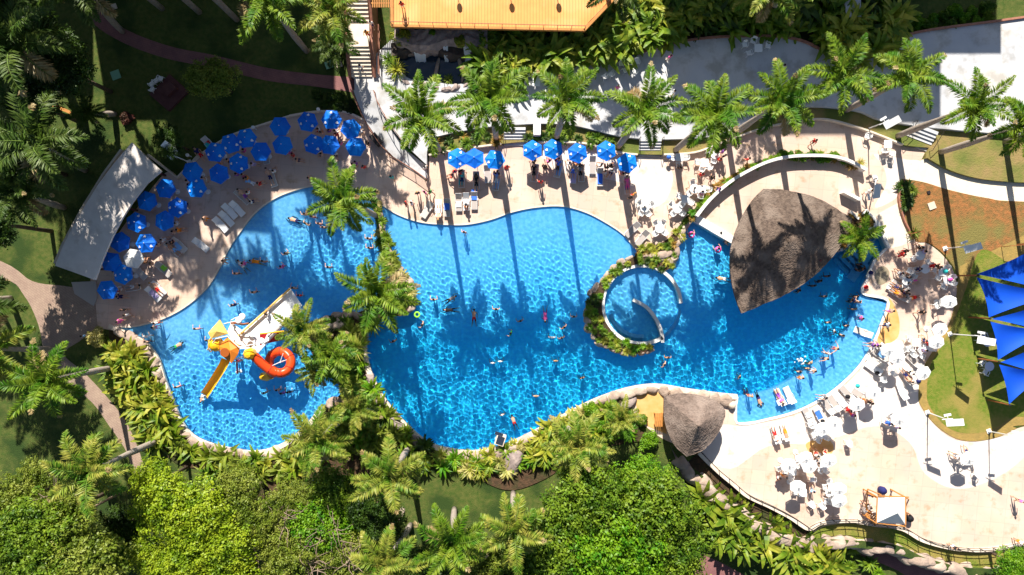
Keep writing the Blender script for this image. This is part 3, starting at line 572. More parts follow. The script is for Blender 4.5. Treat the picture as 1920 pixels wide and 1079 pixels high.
# ------------------------------------------------------------------ umbrellas
def canopy(n, r, z0, z1, rot=0, sag=.05, sq=None):
    """panels between ribs; sq: list of radii per corner"""
    b = MB(); pts = []
    rr = [r]*n if sq is None else sq
    for k in range(n):
        a = rot+2*math.pi*k/n; pts.append(Vector((rr[k]*math.cos(a), rr[k]*math.sin(a), z0)))
    ap = Vector((0, 0, z1)); v = [ap]; f = []
    for k in range(n):
        p = pts[k]; q = pts[(k+1) % n]; m1 = (p+q)/2*.985; m1.z = z0+.015; c = (p+q+ap)/3; c.z -= sag
        o = len(v); v += [p, m1, q, c]; f += [(0, o, o+3), (o, o+1, o+3), (o+1, o+2, o+3), (0, o+3, o+2)]
    b.add(v, f)
    for k in range(n):   # short hanging valance
        p = pts[k]; q = pts[(k+1) % n]; b.add([p, q, q-Vector((0, 0, .12)), p-Vector((0, 0, .12))], [(0, 3, 2, 1)])
    return b
def umb_mesh(kind):
    blue = kind != 'white8'
    if blue: b = canopy(6, 1.0, 2.12, 2.52, R(30)); n = 6; r = 1.0
    else: b = canopy(8, .7, 2.18, 2.42, R(22.5), .02, [.78, .64, .64, .78, .78, .64, .64, .78]); n = 8; r = .66
    c = b.mesh('canopy', M['blue_fab'] if blue else M['white_fab'])
    pole = MB(); pole.tube([(0, 0, 0), (0, 0, 2.5)], .028, 8); base = MB(); base.lathe([(0, 0), (.26, 0), (.26, .07), (.06, .12), (.04, .3), (0, .3)], 14)
    fin = MB(); fin.lathe([(0, 2.5), (.05, 2.52), (.035, 2.58), (0, 2.62)], 8)
    rib = MB()
    for k in range(n):
        a = R(30 if blue else 22.5)+2*math.pi*k/n; rib.tube([(0, 0, 2.46), (r*.97*math.cos(a), r*.97*math.sin(a), 2.09)], .012, 4)
    return c, pole.mesh('pole', M['wmetal']), base.mesh('base', M['white']), fin.mesh('finial', M['wmetal']), rib.mesh('rib', M['wmetal'])
UB = umb_mesh('blue'); UW = umb_mesh('white8')
UL = []
for k in (0, 2, 4):
    a = R(60*k+60); lg = MB(); pet = []
    for t in range(18):
        r_ = .085+.05*abs(math.cos(1.5*R(20*t))); x, y = .64+r_*math.cos(R(20*t)), r_*math.sin(R(20*t)); pet.append((x*math.cos(a)-y*math.sin(a), x*math.sin(a)+y*math.cos(a), 2.52-.46*x+.045))
    lg.add(pet, [tuple(range(18))]); UL.append(('logo_print', lg.mesh('logo_print', M['c_white'])))
def umbrella(px, py, kind, rz, base, zc=2.3):
    p = W(px, py, zc); S = UW if kind == 'w' else UB; cn = ('canopy', S[0], [('rib', S[4]), ('finial', S[3])]+(UL if kind == 'b3' else []))
    ov = {'canopy': {0: M['white_fab']}} if kind == 'w6' else None
    thing('patio_umbrella', 'umbrella', base, [cn, ('pole', S[1]), ('base', S[2])], (p.x, p.y, floor0(px, py)), R(rz), group='white umbrellas' if kind[0] == 'w' else 'blue umbrellas', over=ov).rotation_euler = (R(rnd.uniform(-4, 4)), R(rnd.uniform(-4, 4)), R(rz+rnd.uniform(-4, 4)))
def floor0(px, py): return 0
for x, y, k, rz in ((311, 354, 'b', 22), (274, 380, 'b', 15), (331, 392, 'b3', 8), (309, 415, 'b', 0), (252, 418, 'b3', 10), (224, 456, 'b', 50), (272, 456, 'b3', 30), (205, 495, 'b', 24), (231, 517, 'b3', 10), (199, 542, 'b', 34), (359, 321, 'b', 40),
                    (370, 354, 'b3', 28), (409, 325, 'b', 10), (402, 285, 'b3', 25), (429, 269, 'b3', 50), (460, 259, 'b3', 35), (447, 305, 'b3', 0), (489, 286, 'b', 28), (529, 274, 'b', 22), (522, 237, 'b', 30), (576, 226, 'b3', 18),
                    (620, 224, 'b3', 30), (584, 269, 'b3', 12), (619, 270, 'b', 20), (654, 243, 'b', 40), (667, 276, 'b', 25), (857, 300, 'b3', 0), (892, 299, 'b', 0), (930, 301, 'b3', 25), (1001, 280, 'b3', 0), (1035, 280, 'b3', 5), (1084, 285, 'b3', 10),
                    (1135, 284, 'b3', 0), (1179, 307, 'b3', 14)):
    umbrella(x, y, k, rz, 'blue hexagonal umbrella with white prints' if k == 'b3' else 'plain blue hexagonal umbrella')
umbrella(249, 487, 'w6', 20, 'white hexagonal umbrella among the blue ones')
for x, y, rz in ((1784, 568, 5), (1764, 620, 20), (1757, 642, 8), (1686, 671, 0), (1730, 701, 30), (1609, 761, 12), (1689, 787, 4), (1547, 807, 20), (1568, 797, 0), (1640, 739, 10), (1510, 859, 22), (1481, 875, 5), (1518, 879, 15), (1555, 865, 10),
                 (1498, 917, 0), (1576, 917, 3), (1574, 939, 18), (1820, 862, 2), (1664, 655, 12)):
    umbrella(x, y, 'w', rz, 'square-cornered white umbrella')
# ------------------------------------------------------------------ sun loungers (head towards +Y)
def lounger_parts(back=35):
    fr = MB(); L, w2 = 1.9, .33; fr.tube([(-w2, -.98, .3), (-w2, .35, .3)], .03, 6); fr.tube([(w2, -.98, .3), (w2, .35, .3)], .03, 6); fr.tube([(-w2, -.98, .3), (w2, -.98, .3)], .03, 6)
    a = R(back); ex, ez = .35+.72*math.cos(a), .3+.72*math.sin(a)
    bf = MB(); bf.tube([(-w2, .3, .3), (-w2, ex, ez), (w2, ex, ez), (w2, .3, .3)], .03, 6); bf.tube([(0, .7, .3), (0, .6, .3+.25*math.tan(a))], .02, 5)
    sp = MB(); sp.box((0, -.33, .325), (w2*2-.04, 1.26, .03)); bp = MB(); bp.add([(-w2+.02, .32, .33), (w2-.02, .32, .33), (w2-.02, ex, ez+.03), (-w2+.02, ex, ez+.03), (-w2+.02, .32, .30), (w2-.02, .32, .30), (w2-.02, ex, ez), (-w2+.02, ex, ez)],
        [(0, 1, 2, 3), (7, 6, 5, 4), (0, 4, 5, 1), (1, 5, 6, 2), (2, 6, 7, 3), (3, 7, 4, 0)])
    lm = MB(); lm.tube([(0, 0, 0), (0, 0, .3)], .03, 6); leg = lm.mesh('leg', M['wmetal']); legs = []
    for x, y in ((-.31, -.8), (.31, -.8), (-.31, .3), (.31, .3)):
        q = MB(); q.tube([(x, y, 0), (x, y, .3)], .03, 6); legs.append(('leg', q.mesh('leg', M['wmetal'])))
    arm = MB(); arm.tube([(-.36, -.1, .3), (-.38, .05, .48), (-.38, .4, .48), (-.36, .5, .35)], .022, 5); arm2 = MB(); arm2.tube([(.36, -.1, .3), (.38, .05, .48), (.38, .4, .48), (.36, .5, .35)], .022, 5)
    return [('frame', fr.mesh('frame', M['wmetal'])), ('seat', sp.mesh('seat', M['grey'])), ('backrest', bp.mesh('backrest', M['grey']), [('back_frame', bf.mesh('back_frame', M['wmetal']))]), ('armrest', arm.mesh('armrest', M['wmetal'])), ('armrest', arm2.mesh('armrest', M['wmetal']))]+legs
LN = lounger_parts(38); LNF = lounger_parts(12)
def lounger(px, py, rz, kind='grey', flat=0, group='sun loungers', z=None):
    zz = floor_z(px, py) if z is None else z; p = W(px, py, zz+.3); ov = None
    if kind != 'grey': ov = {'seat': {0: M[kind]}, 'backrest': {0: M[kind]}}
    nm = {'grey': 'grey', 'beige': 'beige', 'c_white': 'white', 'dark': 'dark', 'white': 'white'}[kind]
    thing('sun_lounger', 'sun lounger', '%s sun lounger' % (nm if not flat else nm+' flat'), LNF if flat else LN, (p.x, p.y, zz), R(rz), .88, group=group, over=ov)
TW = {}
def towel(px, py, rz, c, w_=.62, l=1.2, z=.36, zz=0, name='beach towel'):
    b = MB(); n = 6
    for i in range(n): pass
    X = [(-w_/2+w_*i/4) for i in range(5)]; Yy = [(-l/2+l*j/8) for j in range(9)]
    v = [(x, y, .012+.012*math.sin(7*x+3*y+px)) for y in Yy for x in X]+[(x, y, -.004+.012*math.sin(7*x+3*y+px)) for y in Yy for x in X]
    f = [(j*5+i, j*5+i+1, j*5+i+6, j*5+i+5) for j in range(8) for i in range(4)]; f += [(a+45, d+45, c_+45, b_+45) for a, b_, c_, d in f]
    b.add(v, f); p = W(px, py, zz+z)
    thing('beach_towel', 'towel', '%s towel draped flat' % c, b.mesh('towel', M['c_'+c], True), (p.x, p.y, zz+z), R(rz), group='beach towels')
for a in ((445, 392, 42), (431, 397, 42), (425, 411, 42), (414, 422, 42), (377, 460, 50), (455, 370, 45), (510, 335, 18), (325, 467, 45), (336, 460, 45), (307, 506, 45), (261, 511, 45), (251, 540, -80), (297, 542, 42), (288, 552, 42), (860, 380, 0),
          (874, 379, 0), (889, 377, 0), (801, 394, -32), (822, 392, 180), (838, 390, 0), (1111, 310, 0), (1075, 328, -4), (1047, 317, -12), (1125, 333, 0), (1003, 325, -8), (1176, 348, 6), (865, 336, 0), (931, 341, -8), (893, 339, 0), (914, 327, 4), (1090, 325, 0),
          (1186, 431, -45), (1204, 447, -38), (497, 292, 12), (393, 272, 40)):
    lounger(a[0], a[1], a[2], 'c_white' if a[0] in (445, 431, 425, 414, 377, 297, 288, 874, 822) else 'beige' if a[0] % 3 == 0 else 'grey')
for a in ((1462, 746, -155), (1480, 742, -155), (1618, 624, -112)): lounger(*a, kind='beige')
for a in ((1516, 781, -155), (1536, 779, -155), (1552, 763, -148), (1564, 757, -148), (1574, 749, -145), (1588, 738, -140), (1454, 816, -165), (1472, 811, -165), (1637, 691, -125), (1641, 680, -125), (1651, 667, -125), (1664, 657, -125), (1714, 678, -135),
          (1691, 734, -160), (1701, 708, -145), (1612, 741, -125), (1679, 545, -122), (1684, 551, -122), (1690, 556, -122), (1687, 538, -122)):
    lounger(*a, kind=('beige', 'grey', 'c_white')[(a[0]*7) % 3])
for a in ((496, 290, 12, 'skyblue'), (889, 366, 0, 'blue'), (838, 385, 0, 'blue'), (307, 503, 45, 'lime'), (1176, 347, 6, 'purple'), (1047, 320, -12, 'skyblue'), (1125, 336, 0, 'blue'), (865, 338, 0, 'teal'), (1075, 334, -4, 'lilac'), (1536, 780, -155, 'blue'),
          (392, 276, 40, 'teal'), (1655, 667, -125, 'skyblue'), (1470, 820, -165, 'white'), (860, 384, 0, 'white'), (1516, 779, -155, 'white'), (388, 268, 40, 'red'), (931, 345, -8, 'skyblue'), (332, 462, 45, 'skyblue'), (288, 552, 42, 'lilac'), (1462, 755, -155, 'white'), (1481, 752, -155, 'white')):
    towel(a[0], a[1], a[2], a[3], .5, .55 if a[3] in ('lime', 'white') else 1.0, .37)
# ------------------------------------------------------------------ plastic chairs and tables (chair faces +Y)
def chair_parts():
    s_ = MB(); s_.box((0, .02, .43), (.46, .44, .035)); bk = MB(); n = 7; v = []
    for i in range(n+1):
        a = math.pi*(i/n)*.72+math.pi*.14; x = -.25*math.cos(a); y = -.12-.13*math.sin(a); v += [(x, y, .45), (x*1.04, y-.06, .84)]
    bk.add(v, [(2*i, 2*i+2, 2*i+3, 2*i+1) for i in range(n)]); bk.add([(p[0]*.92, p[1]+.02, p[2]) for p in v], [(2*i+1, 2*i+3, 2*i+2, 2*i) for i in range(n)])
    bk.tube([v[i*2+1] for i in range(n+1)], .02, 5)
    P = [('seat', s_.mesh('seat', M['white'])), ('backrest', bk.mesh('backrest', M['white'], True))]
    for s in (-1, 1):
        a = MB(); a.tube([(s*.25, -.16, .66), (s*.28, .1, .65), (s*.26, .24, .6)], [.028, .032, .026], 6); P.append(('armrest', a.mesh('armrest', M['white'])))
        for y in (-.2, .22):
            l = MB(); l.tube([(s*.27, y*1.15, 0), (s*.23, y, .42 if y < 0 else .60)], [.02, .03], 5); P.append(('leg', l.mesh('leg', M['white'])))
    return P
CH = chair_parts()
def chair(px, py, rz, z=None, base='white plastic armchair', over=None):
    zz = floor_z(px, py) if z is None else z; p = W(px, py, zz+.5); thing('plastic_chair', 'chair', base, CH, (p.x, p.y, zz), R(rz), group='plastic chairs', over=over)
def table_parts(r, sq=False):
    t = MB()
    if sq: t.prism([(x*r, y*r) for x, y in ((-1, -.85), (-.85, -1), (.85, -1), (1, -.85), (1, .85), (.85, 1), (-.85, 1), (-1, .85))], .70, .73)
    else: t.lathe([(0, .73), (r-.02, .73), (r, .715), (r, .69), (0, .69)], 24)
    P = [('tabletop', t.mesh('tabletop', M['white']))]
    for k in range(4):
        a = R(45+90*k); l = MB(); l.tube([(r*.75*math.cos(a), r*.75*math.sin(a), 0), (r*.6*math.cos(a), r*.6*math.sin(a), .69)], .025, 6); P.append(('leg', l.mesh('leg', M['white'])))
    return P
TB = table_parts(.46); TS = table_parts(.38, True)
def table(px, py, sq=0, around=(), z=None, rz=0, d=.62):
    zz = floor_z(px, py) if z is None else z; p = W(px, py, zz+.7); thing('plastic_table', 'table', 'white square plastic table' if sq else 'white round plastic table', TS if sq else TB, (p.x, p.y, zz), R(rz), group='plastic tables')
    for a in around:
        q = Vector((p.x-(d+.05*rnd.random())*math.sin(R(a)), p.y+(d+.05*rnd.random())*math.cos(R(a)), 0))
        thing('plastic_chair', 'chair', 'white plastic armchair', CH, (q.x, q.y, zz), R(a+180+rnd.uniform(-12, 12)), group='plastic chairs')
    return p
for x, y, sq, ar in ((1209, 390, 0, (40, -60, 150, -150)), (1270, 392, 0, (50, -45, 140, -130)), (1285, 374, 1, (60, 150, -120)), (1302, 355, 0, (10, 130, -100)), (1316, 356, 1, (-90, 170)), (1321, 306, 1, (80, 160, -130)), (1341, 290, 0, (60, 170)), (1274, 296, 1, (90, -90, 180)),
                     (1237, 429, 0, (30, -30, 140, -130)), (1725, 480, 0, (120, -20)), (1767, 511, 1, (70, -50, 150)), (1776, 527, 1, (-60, -110, 160)), (1769, 568, 1, (120, -60)), (1700, 527, 0, (40, -60, 170)), (1718, 643, 1, (60, 150, -120)), (1738, 652, 1, (-100, 120)),
                     (1682, 660, 1, (60, -80)), (1598, 765, 0, (90, 160)), (1680, 790, 1, (110, 30)), (1540, 815, 0, (110, 160, -120)), (1508, 868, 1, (60, 130)), (1545, 872, 1, (70, 150, -160)), (1486, 885, 1, (100, 170)), (1560, 915, 1, (90, 20, 150)), (1566, 932, 1, (70, 140)),
                     (1505, 925, 1, (90,)), (1815, 860, 0, (70, 130, -120)), (1855, 688, 0, (60, 160)), (1852, 642, 0, (70,)), (1735, 505, 0, (-60,))):
    table(x, y, sq, ar)
for x, y, a in ((1397, 84, 190), (1413, 77, 160), (1405, 100, 20), (1440, 86, -100), (1166, 119, 180), (1181, 117, 170), (1194, 116, 190), (1173, 132, 20), (1190, 136, -30), (992, 140, 180), (1004, 144, 180), (979, 158, 0), (994, 157, 0), (1134, 144, 30), (1101, 142, 20), (1113, 141, -20),
                (1146, 140, 40), (1055, 130, 170), (1658, 283, 20), (1672, 289, -10), (1627, 256, 70), (1706, 509, 60), (1711, 518, 60), (1690, 516, -70), (1740, 492, -80), (1718, 507, 90), (1524, 900, 180), (1521, 946, 40), (1541, 949, 30), (1462, 880, 200), (1469, 893, 170), (1551, 940, 90),
                (1845, 631, 200), (1712, 665, 40), (1728, 668, -30), (1703, 655, 90), (1655, 712, 10), (1675, 700, 30), (1655, 655, 80), (1699, 690, 45), (1591, 832, 0), (1832, 890, -30), (1798, 853, 110), (1520, 797, 20), (1528, 812, 60), (1660, 790, 70)):
    chair(x, y, a)
table(1422, 91, 1); table(1005, 155, 1); table(1665, 271, 1)
# ------------------------------------------------------------------ palms
def rotq(d, up=Vector((0, 0, 1))):
    s = d.cross(up); s = s.normalized() if s.length > 1e-4 else Vector((1, 0, 0)); return s, s.cross(d).normalized()
def palm_crown(seed, nf=15, L=3.4, m='palm', droop=1.0, lw=.095):
    rg = random.Random(seed); Q = []; MI = []; ras = MB()
    for k in range(nf):
        az = k*2.39996+rg.uniform(-.2, .2); t0 = k/(nf-1); el = R(82-60*t0**.95+rg.uniform(-8, 8)); Lf = L*(.80+.20*math.sin(math.pi*min(1, .25+t0*.75)))*rg.uniform(.9, 1.08)
        p = Vector((0, 0, .15)); n = 34; pts = []; d_el = el; twist = rg.uniform(-.5, .5)
        for i in range(n+1):
            pts.append(p.copy()); d = Vector((math.cos(az)*math.cos(d_el), math.sin(az)*math.cos(d_el), math.sin(d_el))); p = p+d*Lf/n; d_el -= R(1.9+2.1*(i/n))*droop*(.7+.5*t0); az += twist*.012
        ras.tube([pts[j] for j in range(0, n+1, 3)], [.035*(1-j/(n+4)) for j in range(0, n+1, 3)], 4)
        for i in range(3, n+1):
            u = i/n; d = (pts[i]-pts[i-1]).normalized(); s, up = rotq(d); ll = .74*(math.sin(math.pi*min(1, u*.80+.16))**.6)*(1-.35*u**4)*L/3.6
            for sgn in (-1, 1):
                for rep in (0, 1, 2, 3):
                    a = rg.uniform(-.75, .65)+(.15, -.1, .3, -.3)[rep]; f = .35+.5*u+rg.uniform(-.1, .1)
                    dd = (s*sgn*math.cos(a)+up*math.sin(a)+d*f).normalized(); b = pts[i]+d*rg.uniform(-.05, .05); l2 = ll*rg.uniform(.75, 1.1)
                    wv = d.cross(dd).cross(dd).normalized()*lw*.5 if rg.random() < .5 else dd.cross(Vector((rg.uniform(-.3, .3), rg.uniform(-.3, .3), 1))).normalized()*lw*.5
                    mid = b+dd*l2*.45; tip = b+dd*l2+Vector((0, 0, -.16*l2*rg.uniform(.3, 1.8)))
                    Q.append((b, mid+wv, tip, mid-wv)); MI.append(1 if (k >= nf-1 and seed % 3 != 1) or (u > .9 and k % 4 == 0) else 0)
    V = np.array([[tuple(x) for x in q] for q in Q]); me = quads_mesh('crown', V, [M[m], M['dry_frond']], np.array(MI)); return me, ras.mesh('frond_stem', M['shaft'], True)
PC = [palm_crown(i, 14 if i % 2 else 13, 4.3, m, dr) for i, (m, dr) in enumerate((('palm', 1.0), ('palm', 1.15), ('palm', .9), ('palm_y', 1.05), ('palm_y', 1.2), ('palm_d', 1.0), ('palm_d', 1.25)))]
def palm(bx, by, cx, cy, h, v, base, sc_=1.0, z0=0., tr=.22, group='royal palms'):
    b = W(bx, by, z0); c = W(cx, cy, h); b2 = MB(); d = c-b; pts = []; rr = []
    for i in range(9):
        t = i/8; q = b+Vector((d.x*t**1.15, d.y*t**1.15, d.z*t)); pts.append(q-b); rr.append(tr*(1.25-.55*t+.35*math.exp(-((t-.35)/.2)**2)) if i < 8 else tr*.5)
    b2.tube(pts, rr, 10); s_ = MB(); e = pts[-1]; e0 = pts[-2].lerp(e, .4); s_.tube([e0, e, e+Vector((0, 0, .5))], [tr*.8, tr*.75, tr*.35], 8)
    o = thing('palm_tree', 'palm tree', base, [('trunk', b2.mesh('trunk', M['trunk'], True)), ('crownshaft', s_.mesh('crownshaft', M['shaft'], True))], (b.x, b.y, z0), group=group)
    cr = link('crown', PC[v][0], o); cr.location = e+Vector((0, 0, .3)); cr.rotation_euler = (rnd.uniform(-.12, .12), rnd.uniform(-.12, .12), rnd.uniform(0, 6.28)); cr.scale = (sc_*.92*rnd.uniform(.92, 1.08),)*3; link('frond_stem', PC[v][1], cr)
    LAB[-1] = (o, base, cx, cy)
    return o
for cx, cy, h, v in ((793, 225, 12.6, 0), (923, 193, 13.2, 1), (1063, 192, 13, 2), (1205, 215, 12.8, 0), (1333, 226, 12.2, 1), (1458, 195, 12.6, 2), (1565, 145, 12.4, 0), (1695, 150, 10.2, 1), (1812, 205, 10.4, 2), (1910, 240, 10.6, 0), (2060, 215, 11, 1)):
    palm(960+(cx-960)*(H-h)/(H-ZS), 540-(540-cy)*(H-h)/(H-ZS), cx, cy, h, v, 'tall royal palm in the terrace row', 1.02, ZS, group='palms in a row along the terrace')
for a in ((704, 405, 650, 378, 10.0, 1, 'leaning royal palm over the pool edge', 1.05, .1), (752, 548, 712, 550, 10.6, 0, 'leaning royal palm over the pool edge', 1.02, .1), (622, 612, 572, 618, 7.6, 3, 'feathery palm crowding the pool island', .78, .1), (655, 650, 625, 668, 7.0, 1, 'feathery palm crowding the pool island', .82, .1),
          (640, 675, 600, 695, 5.5, 3, 'short feathery palm on the pool island', .62, .1), (648, 780, 600, 822, 7.8, 3, 'feathery palm crowding the pool island', 1.02, .1), (765, 842, 735, 888, 9.6, 4, 'pale feathery palm in the lower garden', 1.0, 0), (852, 955, 850, 1010, 9.6, 0, 'pale feathery palm in the lower garden', 1.02, 0),
          (962, 925, 965, 990, 8.4, 4, 'pale feathery palm in the lower garden', 1.1, 0), (1066, 800, 1080, 833, 6.6, 3, 'feathery palm beside the boulder edge', .95, .1), (770, 985, 725, 1050, 9.6, 3, 'pale feathery palm in the lower garden', 1.02, 0), (213, 690, 98, 712, 9.4, 0, 'tall palm leaning over the brick path', 1.08, .1),
          (296, 827, 178, 880, 9.8, 4, 'pale tall palm leaning towards the wood', 1.1, .1), (105, 655, -15, 655, 9, 3, 'tall palm cut by the photo edge', 1.2, 0), (575, 97, 507, 12, 10.5, 0, 'tall palm over the shaded upper lawn', 1.15, 0), (444, 38, 238, -164, 19.5, 0, 'tall palm over the shaded upper lawn', 1.25, 0),
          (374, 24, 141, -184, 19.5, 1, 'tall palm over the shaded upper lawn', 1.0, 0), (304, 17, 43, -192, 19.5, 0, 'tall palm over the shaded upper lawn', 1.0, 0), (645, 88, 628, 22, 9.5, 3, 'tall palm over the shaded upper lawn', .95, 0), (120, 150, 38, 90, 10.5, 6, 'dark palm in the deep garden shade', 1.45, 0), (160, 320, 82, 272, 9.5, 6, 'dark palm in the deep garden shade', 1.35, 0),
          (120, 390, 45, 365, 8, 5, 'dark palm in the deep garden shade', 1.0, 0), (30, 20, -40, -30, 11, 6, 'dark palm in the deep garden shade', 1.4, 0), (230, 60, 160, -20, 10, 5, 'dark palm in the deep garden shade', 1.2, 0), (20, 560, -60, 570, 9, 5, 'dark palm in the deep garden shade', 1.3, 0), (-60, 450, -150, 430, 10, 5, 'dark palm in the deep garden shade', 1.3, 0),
          (1165, 800, 1165, 784, 3.4, 3, 'small fan shaped palm near the thatched hut', .62, .1), (632, 100, 628, 88, 3.6, 5, 'small bushy palm beside the staircase', .75, 0), (1603, 442, 1603, 446, 2.6, 0, 'small palm in the corner planter', .75, .2), (1455, 20, 1440, -12, 7, 3, 'palm in the leafy bank above terrace', 1.0, .3), (1130, 20, 1150, -20, 7, 6, 'palm in the leafy bank above terrace', .9, .3),
          (215, 215, 172, 215, 3.5, 5, 'small yucca like palm on the dark lawn', .55, 0), (700, 770, 668, 765, 5.6, 3, 'short feathery palm on the pool island', .75, .1)):
    palm(*a)
for i, (x, y, h, v) in enumerate(((128, -100, 19, 0), (20, -110, 18, 6), (-60, -60, 16, 6), (498, -18, 20.5, 0), (562, -14, 21, 1))): palm(x, y, x-150-8*(i % 3), y-150, h, v, 'very tall palm beyond the top edge', 1.1, 0, group='palms beyond the top edge')
# ------------------------------------------------------------------ leafy masses
def leaf_cloud(seed, rad, n, lobes, ls=.2, asp=.45, flat=.62, m='lf_green', inner=.25, clus=0):
    rg = np.random.RandomState(seed); C = []; 
    for i in range(lobes):
        if i == 0: c = np.zeros(3); r = rad*.62
        else:
            a = i*2.4+rg.uniform(-.3, .3); d = rad*.70*math.sqrt(i/lobes)*rg.uniform(.85, 1.1); r = rad*rg.uniform(.26, .42); c = np.array([d*math.cos(a), d*math.sin(a), rad*flat*(.55*(1-(d/rad)**2))*rg.uniform(.6, 1.25)])
        C.append((c, r))
    wts = np.array([r*r for _, r in C]); wts /= wts.sum(); k = rg.choice(len(C), n, p=wts)
    cen = np.array([c for c, _ in C])[k]; rr = np.array([r for _, r in C])[k]
    u = rg.normal(size=(n, 3)); u[:, 2] = np.abs(u[:, 2])*1.1-.25; u /= np.linalg.norm(u, axis=1)[:, None]
    bump = 1+.16*np.sin(u[:, 0]*7+k)*np.sin(u[:, 1]*8+k*2)+.10*np.sin(u[:, 0]*17+u[:, 2]*13)*np.sin(u[:, 1]*19)
    s_ = np.where(rg.rand(n) < inner, rg.uniform(.6, .95, n), rg.normal(1, .035, n))*bump
    p = cen+u*(rr*s_)[:, None]*np.array([1, 1, flat*1.2])
    if clus:
        kc = rg.randint(0, n//clus, n); cs = ls*2.1*(.6+.8*rg.rand(n//clus)); off = rg.normal(scale=.42, size=(n, 3)); off[:, 2] = off[:, 2]*.5; p = p[:n//clus][kc]+off*cs[kc][:, None]; u = u[:n//clus][kc]*.6+off*.5+np.array([0, 0, .25]); u /= np.linalg.norm(u, axis=1)[:, None]
    nrm = u+rg.normal(scale=.55, size=(n, 3)); nrm /= np.linalg.norm(nrm, axis=1)[:, None]
    t = np.cross(nrm, rg.normal(size=(n, 3))); t /= np.linalg.norm(t, axis=1)[:, None]; b = np.cross(nrm, t)
    l = (ls*rg.uniform(.6, 1.3, n))[:, None]
    V = np.stack([p-t*l*.5, p+b*l*asp*.5+nrm*l*.08, p+t*l*.5-nrm*l*.12, p-b*l*asp*.5+nrm*l*.08], 1)
    return V, C
def tree_mesh(seed, rad, n, lobes, ls, m, flat=.62):
    V, C = leaf_cloud(seed, rad, n, lobes, ls, .6, flat, clus=26); return quads_mesh('crown', V, M[m]), C
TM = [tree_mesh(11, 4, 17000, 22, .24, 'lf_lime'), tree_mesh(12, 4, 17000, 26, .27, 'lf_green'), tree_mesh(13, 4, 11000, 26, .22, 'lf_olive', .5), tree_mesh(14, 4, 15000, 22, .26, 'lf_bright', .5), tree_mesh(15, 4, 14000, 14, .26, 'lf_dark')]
def limbs(seed, rad, h, C, m):
    rg = random.Random(seed); b = MB(); b.tube([(0, 0, -h), (.1, .05, -h*.5), (0, 0, -.3)], [.28, .22, .16], 8); br = MB()
    for c, r in C[1:]:
        c = Vector(c); e = c*.9; br.tube([(0, 0, -.6), c*.45+Vector((rg.uniform(-.3, .3), rg.uniform(-.3, .3), -.1)), e], [.12, .07, .02], 5)
    return b.mesh('trunk', M[m], True), br.mesh('limb', M[m], True)
def tree(px, py, rpx, zc, v, base, m=None, group='broadleaf trees'):
    p = W(px, py, zc); s_ = rpx/(F/(H-zc))/4; t, l = limbs(int(px+py), 4, zc/s_, TM[v][1], 'bark')
    o = thing('broadleaf_tree', 'tree', base, [('trunk', t), ('limb', l)], (p.x, p.y, zc), rnd.uniform(0, 6.28), s_, group)
    cr = link('crown', TM[v][0], o, {0: M[m]} if m else None); cr.scale = (rnd.uniform(.85, 1.2), rnd.uniform(.85, 1.15), rnd.uniform(.9, 1.25)); LAB[-1] = (o, base, px, py); return o
